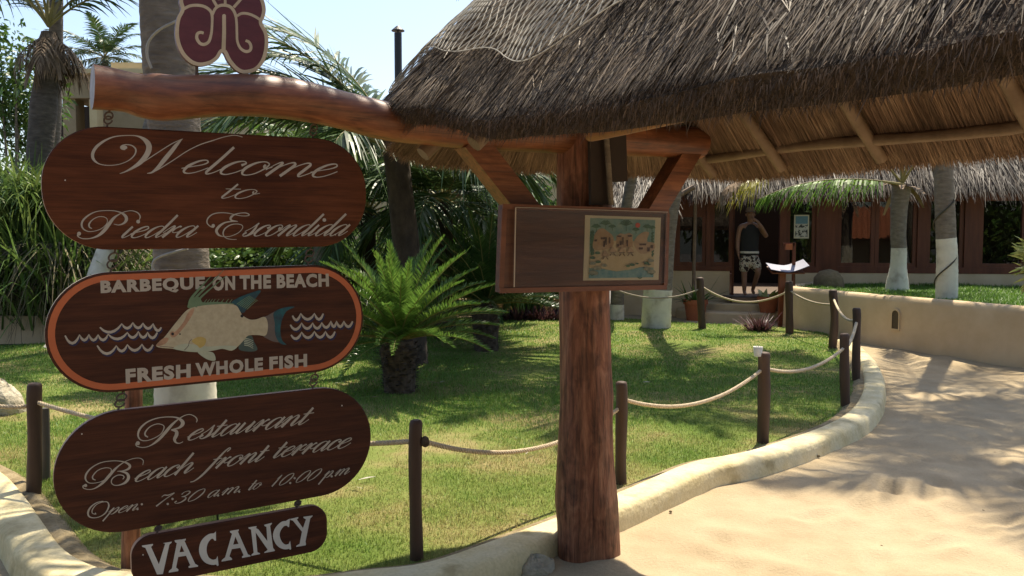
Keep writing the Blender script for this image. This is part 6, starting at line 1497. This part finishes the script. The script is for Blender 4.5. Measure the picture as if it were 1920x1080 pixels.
# face
mb = MB(); fc = np.array(PB(0, 1.60, .10))
mb.lathe(fc + [0, -.012, -.012], [(.004, .03), (.009, .012), (.013, 0), (.006, -.008)][::-1], 8); mb.build('nose', SK, man, smooth=True)
mb = MB()
for sx in (-1, 1): mb.lathe(fc + [sx * .031, .004, .018], [(.002, -.007), (.009, -.003), (.009, .003), (.002, .007)], 8)
mb.build('eyes', flat('eye', (.02, .015, .012)), man)
mb = MB(); mb.box(fc + [0, .004, -.05], (.045, .012, .010)); mb.build('mouth', flat('lips', (.16, .05, .04)), man)
mb = MB()
for sx in (-1, 1): mb.lathe(np.array(PB(sx * .082, 1.585, .01)), [(.004, -.03), (.014, -.015), (.018, .01), (.006, .03)], 8)
mb.build('ears', SK, man, smooth=True)
# cap
mb = MB(); cc = np.array(PB(0, 1.655, .015)); th = np.linspace(0, 2 * np.pi, 24, endpoint=False)
mb.lathe(cc, [(.092, -.012), (.094, .01), (.088, .045), (.066, .075), (.03, .092), (.004, .096)], 24); 
bx = np.linspace(-1, 1, 11); mb.grid(np.array([[cc + [.085 * x * (1 if r == 0 else .9), -(math.sqrt(max(0, 1 - x * x)) * .09 + r * .075 * (1 - .4 * x * x)), -.004 - .014 * r - .01 * x * x] for r in (0, 1)] for x in bx]))
mb.build('cap', flat('cap_cloth', (.19, .13, .105), rough=.9), man, smooth=True)
# tank top
def shell(name, rings, m, n=28, smooth=True):
    mb = MB(); th = np.linspace(0, 2 * np.pi, n, endpoint=False); R = []
    for (dx, dz, dy, rx, ry) in rings: R.append(np.stack([PB(0, 0)[0] + dx + rx * np.cos(th), np.full(n, PB(0, 0, dy)[1]) + ry * np.sin(th), np.full(n, FZ + dz)], 1))
    R = np.array(R); R = np.concatenate([R, R[:, :1]], 1); mb.grid(R); return mb.build(name, m, man, smooth=smooth)
TK = flat('tank_cloth', (.022, .020, .019), rough=.95)
shell('tank_top', [(-.01, .80, 0, .185, .135), (-.01, .95, 0, .175, .13), (-.005, 1.1, 0, .178, .135), (0, 1.24, 0, .190, .145), (0, 1.33, 0, .165, .125), (0, 1.38, 0, .135, .10), (0, 1.415, 0, .10, .075)], TK)
SH = mat('floral_cloth', [(.44, (.035, .02, .015)), (.485, (.55, .48, .36)), (.55, (.55, .48, .36)), (.585, (.16, .05, .03)), (.63, (.5, .42, .32))], scale=17, detail=1, rough=.9)
skin('shorts', [(PB(-.005, .84), (.165, .125)), (PB(-.01, .76, .01), (.160, .12)), (PB(-.105, .66, .01), .118), (PB(-.12, .44, .03), .105), (PB(.10, .66, .05), .118), (PB(.15, .47, .14), .105)], [(0, 1), (1, 2), (2, 3), (1, 4), (4, 5)], SH, man, 2)
mb = MB(); mb.lathe(np.array(PB(-.01, .86)), [(.186, -.02), (.188, 0), (.186, .02)], 24, cap=False); mb.build('waistband', flat('waistband', (.55, .5, .42)), man, smooth=True)
